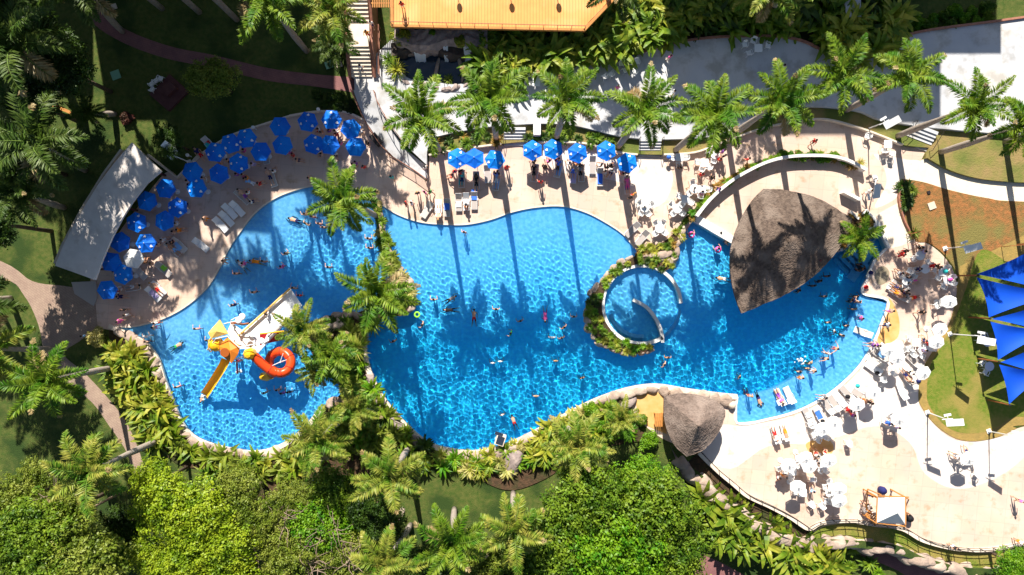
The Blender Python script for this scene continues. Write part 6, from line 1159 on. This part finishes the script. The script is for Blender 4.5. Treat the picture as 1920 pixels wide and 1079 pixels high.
PE = [ # stairs, terrace
 (694, 42, 'walk', 0, 'navy', 'white', 'dark', 0, 2.2), (686, 60, 'stand', 180, 'red', 'orange', 'dark', 1, 2.2), (675, 124, 'walk', 150, 'navy', 'white', 'dark', 0, 1.4), (752, 6, 'stand', 0, 'white', 'red', 'dark', 1, DZ), (1257, 106, 'stand', 30, 'white', 'pink', 'dark', 0, ZT), (1265, 172, 'walk', 100, 'white', 'white', 'dark', 0, ZT), (1470, 124, 'stand', 0, 'navy', 'lilac', 'dark', 1, ZT), (1159, 163, 'stand', 0, 'pink', 'pink', 'blond', 0, ZT),
 # left umbrella deck
 (374, 289, 'lie', 40, 'red', 'navy'), (413, 303, 'sit', 120, 'orange', None), (427, 300, 'sit', 200, 'brown', None), (458, 282, 'sit', 90, 'pink', 'pink'), (473, 308, 'sit', -90, 'lilac', 'lilac'), (444, 328, 'sit', 30, 'purple', 'purple'), (455, 328, 'sit', 180, 'pink', None), (463, 334, 'sit', 100, 'orange', 'orange'), (471, 343, 'lie', 60, 'white', 'skyblue'), (484, 345, 'sit', -60, 'red', 'red'), (380, 334, 'walk', 150, 'white', None), (352, 340, 'sit', 60, 'white', 'white'), (355, 348, 'sit', 0, 'orange', None),
 (549, 290, 'sit', 130, 'red', 'red'), (541, 287, 'sit', -30, 'purple', 'pink'), (556, 300, 'sit', -90, 'navy', None), (513, 322, 'sit', 20, 'white', 'white'), (505, 330, 'lie', 20, 'navy', None), (578, 335, 'walk', -60, 'red', None, 'dark', 0, .0), (597, 243, 'sit', 100, 'red', 'white'), (602, 250, 'sit', 20, 'orange', None), (618, 245, 'sit', 60, 'navy', 'purple'), (628, 247, 'sit', -60, 'white', None), (630, 252, 'sit', 180, 'red', 'red'), (598, 285, 'sit', 0, 'black', 'white'), (603, 290, 'sit', 90, 'navy', None), (628, 289, 'sit', 180, 'black', 'white'),
 (675, 247, 'stand', 0, 'grey', 'white'), (688, 268, 'stand', 90, 'black', 'black'), (666, 305, 'walk', 130, 'purple', 'purple'), (681, 313, 'stand', 20, 'red', 'red'), (660, 309, 'walk', 90, 'red', None), (638, 270, 'sit', 20, 'white', 'pink'), (349, 383, 'sit', 90, 'navy', 'navy'), (342, 390, 'sit', 0, 'pink', 'pink'), (381, 411, 'walk', -90, 'orange', None), (465, 362, 'sit', 40, 'red', 'white'), (470, 379, 'sit', -60, 'navy', 'white'), (457, 366, 'lie', 45, 'purple', None),
 (325, 435, 'sit', 100, 'white', None), (333, 432, 'sit', -80, 'orange', 'orange'), (330, 420, 'sit', 10, 'white', 'white'), (322, 455, 'sit', 60, 'red', 'black', 'dark', 1), (325, 467, 'lie', 45, 'skyblue', None, 'dark', 1), (304, 451, 'sit', -60, 'white', 'white'), (297, 460, 'sit', 60, 'navy', None), (252, 538, 'lie', -80, 'white', None), (292, 541, 'lie', 42, 'red', None, 'blond'), (270, 493, 'sit', 0, 'brown', 'brown', 'dark', 1), (284, 495, 'sit', 90, 'navy', None), (218, 550, 'sit', 0, 'red', 'white'), (222, 557, 'sit', -90, 'navy', 'navy'),
 (234, 592, 'walk', 20, 'white', 'white'), (228, 582, 'stand', 0, 'black', 'black', 'brown'), (220, 604, 'walk', 90, 'pink', 'pink'), (154, 631, 'stand', 20, 'navy', 'skyblue'), (274, 378, 'sit', -90, 'white', 'white'), (215, 510, 'sit', 0, 'red', None), (262, 463, 'sit', 180, 'navy', 'lilac'),
 # middle deck
 (733, 332, 'walk', 10, 'teal', 'teal'), (796, 314, 'stand', 40, 'white', 'white'), (760, 382, 'stand', 90, 'navy', 'red'), (771, 381, 'stand', -90, 'purple', 'white'), (782, 362, 'stand', 20, 'purple', 'black', 'blond'), (796, 361, 'stand', -40, 'white', 'pink'), (806, 360, 'walk', 60, 'black', 'green'), (853, 323, 'sit', 20, 'red', 'pink'), (862, 324, 'sit', -60, 'red', 'red'), (848, 330, 'sit', 90, 'red', None), (866, 334, 'lie', 0, 'navy', 'teal'), (893, 331, 'sit', 180, 'black', 'black', 'brown'), (893, 342, 'lie', 0, 'black', 'black'),
 (929, 327, 'sit', 0, 'navy', 'blue'), (931, 336, 'lie', -8, 'white', 'skyblue'), (936, 328, 'sit', 90, 'orange', None), (951, 313, 'stand', 0, 'red', 'red'), (822, 400, 'lie', 180, 'white', None, 'blond'), (874, 384, 'sit', 180, 'orange', 'white'), (1003, 303, 'sit', 60, 'black', 'black'), (1001, 322, 'lie', 0, 'black', 'black'), (1021, 313, 'sit', 0, 'black', 'black'), (1030, 303, 'sit', 40, 'pink', 'pink'), (1042, 302, 'sit', -60, 'red', 'purple'), (1046, 312, 'lie', -10, 'brown', 'blue'), (1014, 341, 'walk', 10, 'red', 'red'),
 (1068, 307, 'sit', 30, 'white', 'white'), (1074, 318, 'lie', 0, 'blue', None), (1090, 312, 'sit', 0, 'black', 'black'), (1088, 322, 'lie', 5, 'black', 'grey'), (1083, 306, 'sit', 100, 'orange', None), (1128, 310, 'sit', 60, 'white', None), (1138, 315, 'sit', 0, 'red', 'brown', 'dark', 1), (1145, 312, 'sit', -60, 'brown', 'brown', 'dark', 1), (1134, 322, 'sit', 200, 'white', None), (1147, 321, 'sit', 160, 'navy', 'white'), (1154, 292, 'sit', 30, 'brown', None), (1168, 328, 'sit', 20, 'red', None), (1177, 325, 'sit', 0, 'black', 'black'), (1176, 345, 'lie', 6, 'pink', 'pink'), (1190, 364, 'walk', 50, 'red', 'orange', 'blond'), (1183, 371, 'stand', 0, 'black', 'black'),
 (1345, 289, 'sit', 60, 'black', 'white'), (1350, 300, 'sit', 0, 'red', 'red'), (1360, 292, 'stand', 20, 'black', 'black'), (1358, 283, 'stand', 60, 'purple', 'purple'), (1317, 327, 'walk', 0, 'red', 'red'), (1338, 333, 'walk', -40, 'black', 'black'), (1405, 298, 'walk', 30, 'red', 'red'), (1349, 356, 'sit', 60, 'navy', 'purple'), (1530, 264, 'walk', -60, 'black', 'red'), (1275, 316, 'sit', 0, 'black', 'black'), (1302, 354, 'sit', 90, 'white', 'white'), (1316, 360, 'sit', 200, 'pink', 'white'), (1634, 358, 'walk', 90, 'white', 'white'), (1208, 389, 'sit', 180, 'skyblue', 'white'),
 # right plaza and deck
 (1700, 472, 'stand', 60, 'red', 'black'), (1696, 478, 'walk', 100, 'red', 'red'), (1727, 466, 'sit', 20, 'black', 'black'), (1733, 473, 'sit', -60, 'grey', 'lilac'), (1726, 505, 'walk', -90, 'black', 'navy'), (1761, 502, 'sit', -60, 'brown', 'brown'), (1753, 499, 'stand', 60, 'red', 'red'), (1691, 514, 'sit', 40, 'white', 'navy'), (1704, 521, 'sit', -20, 'brown', 'black'), (1712, 527, 'lie', 110, 'pink', 'grey'), (1684, 540, 'lie', -122, 'navy', 'black', 'dark', 1), (1690, 545, 'lie', -122, 'brown', None, 'dark', 2), (1684, 551, 'lie', -122, 'orange', None, 'dark', 1),
 (1697, 548, 'sit', 60, 'brown', 'navy'), (1700, 545, 'sit', 200, 'white', 'white'), (1712, 559, 'prone', 100, 'red', 'orange', 'dark', 1, 0), (1733, 586, 'walk', -90, 'black', 'black'), (1675, 584, 'walk', 60, 'pink', None), (1667, 610, 'walk', 90, 'navy', 'white'), (1742, 646, 'sit', 40, 'red', 'red'), (1735, 640, 'sit', 0, 'black', 'navy'), (1735, 658, 'sit', -60, 'pink', 'lilac'), (1700, 706, 'lie', -145, 'navy', None, 'dark', 0), (1711, 702, 'sit', 40, 'black', 'white'), (1649, 650, 'sit', 30, 'purple', 'black'), (1638, 648, 'sit', 90, 'grey', 'purple'), (1658, 655, 'sit', -60, 'white', 'white'),
 (1595, 771, 'stand', 60, 'red', 'red'), (1601, 780, 'sit', 20, 'red', 'purple'), (1607, 771, 'sit', 0, 'orange', None), (1634, 757, 'sit', -40, 'brown', 'black'), (1625, 754, 'sit', 60, 'orange', None), (1454, 817, 'lie', -165, 'red', 'white', 'cap'), (1473, 812, 'prone', -165, 'orange', None, 'blond', 0, .35), (1670, 795, 'stand', 60, 'blue', 'blue'), (1684, 803, 'sit', 0, 'white', 'lilac'), (1532, 855, 'sit', 0, 'red', 'white'), (1548, 853, 'sit', -30, 'red', 'white'), (1533, 868, 'sit', 30, 'navy', 'grey'), (1474, 896, 'walk', 20, 'orange', None), (1461, 896, 'sit', 200, 'red', 'white'), (1524, 922, 'sit', 0, 'grey', 'skyblue'),
 (1644, 966, 'stand', 0, 'white', 'grey'), (1631, 952, 'sit', 60, 'black', 'white'), (1634, 931, 'stand', 0, 'navy', 'navy'), (1704, 966, 'stand', 0, 'orange', 'brown'), (1795, 1030, 'stand', 10, 'white', 'black'), (1919, 1020, 'stand', 20, 'orange', 'white'), (1548, 746, 'sit', 90, 'white', 'grey'), (1918, 942, 'walk', 10, 'brown', 'pink'), (1815, 850, 'sit', 0, 'navy', 'white'), (1797, 858, 'sit', 60, 'grey', 'white'),
 # left pool
 (289, 607, 'reach', 0, 'red', 'white'), (287, 615, 'stand', 90, 'pink', None), (272, 632, 'wade', 20, 'white', 'white', 'cap'), (273, 642, 'wade', 0, 'navy', None), (332, 650, 'swim', -60, 'green', None), (366, 618, 'wade', 0, 'pink', None), (331, 727, 'swim', 20, 'pink', None), (436, 573, 'swim', 40, 'navy', 'navy'), (475, 549, 'wade', 20, 'navy', None), (549, 541, 'wade', -20, 'orange', None), (560, 555, 'wade', 0, 'red', 'red'), (389, 640, 'wade', 0, 'black', 'black'), (496, 738, 'wade', 30, 'white', None), (528, 739, 'wade', 0, 'purple', 'purple'), (519, 733, 'wade', 0, 'black', None), (540, 737, 'wade', 0, 'navy', 'black'),
 (417, 490, 'swim', -90, 'orange', None), (456, 500, 'swim', 40, 'white', 'white'), (441, 514, 'wade', 10, 'brown', None, 'dark', 1), (484, 492, 'swim', 80, 'orange', 'orange'), (493, 491, 'wade', 0, 'red', None), (527, 501, 'swim', 50, 'red', 'pink'), (535, 476, 'wade', 40, 'yellow', None), (615, 502, 'wade', 0, 'pink', None), (571, 402, 'wade', 20, 'navy', None), (585, 407, 'wade', 0, 'red', None), (556, 415, 'swim', 70, 'navy', None), (572, 420, 'swim', -40, 'orange', None), (597, 420, 'wade', 0, 'pink', None), (605, 427, 'wade', 0, 'navy', None), (621, 423, 'wade', 40, 'navy', 'lilac'), (690, 448, 'wade', 0, 'red', None), (692, 466, 'wade', 0, 'navy', None), (501, 590, 'sit', 60, 'navy', 'white', 'dark', 0, 1.6), (384, 742, 'swim', 150, 'navy', None),
 (455, 495, 'wade', 60, 'pink', 'pink'),
 # middle pool
 (870, 436, 'walk', 0, 'pink', None), (843, 563, 'swim', -60, 'black', 'grey'), (813, 563, 'wade', 0, 'navy', None), (846, 582, 'swim', 90, 'black', 'black'), (889, 596, 'swim', 0, 'red', None), (930, 581, 'wade', 0, 'orange', None), (958, 626, 'swim', 70, 'green', 'green'), (976, 603, 'wade', 20, 'brown', None, 'dark', 1), (1022, 590, 'swim', 180, 'pink', 'pink'), (1076, 595, 'wade', 0, 'navy', None), (1058, 615, 'wade', 40, 'brown', None, 'dark', 1), (1035, 634, 'wade', 0, 'white', 'white', 'cap'), (1053, 635, 'wade', 20, 'navy', None), (1042, 678, 'wade', 0, 'orange', None, 'blond'), (924, 682, 'wade', 0, 'navy', 'white', 'cap'), (938, 679, 'wade', 0, 'lime', 'white', 'cap'), (792, 610, 'swim', 70, 'white', None), (738, 641, 'wade', 30, 'brown', None, 'dark', 1),
 (942, 779, 'wade', 20, 'white', None, 'cap'), (964, 792, 'swim', 20, 'red', None), (1005, 744, 'wade', 0, 'white', None, 'blond'), (1092, 710, 'wade', 20, 'black', None, 'dark', 1), (1246, 685, 'swim', 60, 'pink', None), (1253, 672, 'wade', 0, 'orange', None, 'dark', 1), (1387, 708, 'wade', 60, 'white', None),
 # right pool
 (1297, 439, 'wade', 0, 'pink', 'pink', 'blond'), (1347, 467, 'wade', 20, 'pink', 'pink'), (1351, 438, 'wade', 0, 'navy', None), (1362, 456, 'swim', -60, 'navy', None), (1356, 524, 'swim', 80, 'white', None), (1612, 497, 'wade', 0, 'black', None, 'dark', 2), (1620, 505, 'wade', 60, 'navy', None, 'dark', 2), (1608, 507, 'wade', -40, 'navy', None, 'dark', 2), (1552, 519, 'wade', 0, 'navy', None, 'dark', 2), (1539, 528, 'wade', 40, 'black', None, 'dark', 2), (1526, 537, 'wade', 0, 'black', None, 'dark', 2), (1499, 546, 'swim', 60, 'navy', None, 'dark', 1),
 (1547, 557, 'wade', 0, 'orange', None), (1606, 557, 'wade', 20, 'navy', None, 'dark', 1), (1598, 564, 'wade', 60, 'black', None, 'dark', 1), (1611, 567, 'wade', -30, 'navy', None), (1602, 581, 'wade', 0, 'orange', None, 'blond'), (1617, 598, 'stand', 90, 'navy', 'pink'), (1554, 606, 'wade', 0, 'red', None), (1565, 623, 'swim', 90, 'white', 'white'), (1579, 630, 'wade', -30, 'navy', None), (1588, 612, 'wade', 0, 'red', None), (1570, 655, 'reach', 60, 'red', None), (1553, 664, 'reach', -20, 'white', None, 'cap'), (1551, 674, 'reach', 40, 'navy', None), (1520, 681, 'wade', 40, 'yellow', None, 'blond'), (1514, 692, 'wade', 0, 'navy', None, 'blond'),
 (1528, 697, 'stand', 60, 'white', None), (1499, 698, 'wade', 0, 'orange', None), (1505, 710, 'stand', 30, 'orange', None), (1422, 748, 'prone', 200, 'navy', None, 'dark', 0), (1409, 744, 'stand', 0, 'red', None, 'blond'), (1399, 740, 'sit', 0, 'pink', None), (1461, 745, 'lie', -155, 'purple', 'pink')]
KEEP = {(889, 596), (1022, 590), (1356, 524), (964, 792), (384, 742), (846, 582), (843, 563), (456, 500), (484, 492), (556, 415), (578, 335), (332, 650)}
for t in PE:
    t = list(t)
    if t[2] == 'swim' and (t[0], t[1]) not in KEEP: t[2] = 'wade'
    t = list(t)+[None]*(9-len(t)); person(t[0], t[1], t[2], t[3], t[4], t[5], t[6] or 'dark', t[7] or 0, t[8], .97+.06*rnd.random())
# small belongings
for x, y, c_, nm, lab in ((1626, 539, 'red', 'bag', 'small red bag near the ledge wall of the round plaza'), (1635, 512, 'navy', 'mat', 'small navy mat at the pool side of the round plaza'), (1611, 725, 'teal', 'toy', 'small teal toy lying in the shallow ledge water'), (1767, 510, 'teal', 'bag', 'teal bag on a table in the round plaza'), (1776, 525, 'pink', 'bag', 'bright pink bag on a table by the plaza edge'),
                          (1715, 483, 'white', 'bag', 'white bag on a round table at the top of the plaza'), (1588, 744, 'black', 'bag', 'black bag on the last raked lounger'), (1541, 790, 'black', 'bag', 'black bag by the blue towelled lounger'), (1643, 700, 'black', 'bag', 'dark bag at the foot of a raked lounger'), (1596, 765, 'red', 'bag', 'round red bag beside a white umbrella'),
                          (1725, 716, 'navy', 'bag', 'navy bag by the lawn side umbrella'), (1022, 313, 'brown', 'bag', 'brown bag on the deck between two umbrellas'), (949, 314, 'red', 'bag', 'red bag in the shade by the blue stairs'), (1252, 297, 'blue', 'bag', 'blue bag on a square table by the palm'), (1265, 297, 'blue', 'bag', 'blue towel bundle near the long planter wall')):
    b = MB(); b.lathe([(0, .24), (.12, .22), (.2, .12), (.19, 0), (0, 0)], 10, sx=1.2); p = W(x, y, .3); thing(nm, nm, '', b.mesh(nm, M['c_'+c_], True), (p.x, p.y, -.1 if nm == 'toy' else .0 if 'table' not in lab and 'lounger' not in lab else .73 if 'table' in lab else .4), label=lab)
for x, y, c_ in ((1297, 441, 'pink'), (1347, 469, 'pink'), (782, 591, 'lime')):
    b = MB(); b.tube([(.24*math.cos(R(30*k)), .24*math.sin(R(30*k)), 0) for k in range(12)], .09, 8, closed=True); p = W(x, y); thing('swim_ring', 'swim ring', '%s inflatable swim ring on the water' % c_, b.mesh('swim_ring', M['c_'+c_], True), (p.x, p.y, WL+.03))
finish_labels()
over16 = {len(o['label'].split()) for o, *_ in LAB if len(o['label'].split()) > 15}
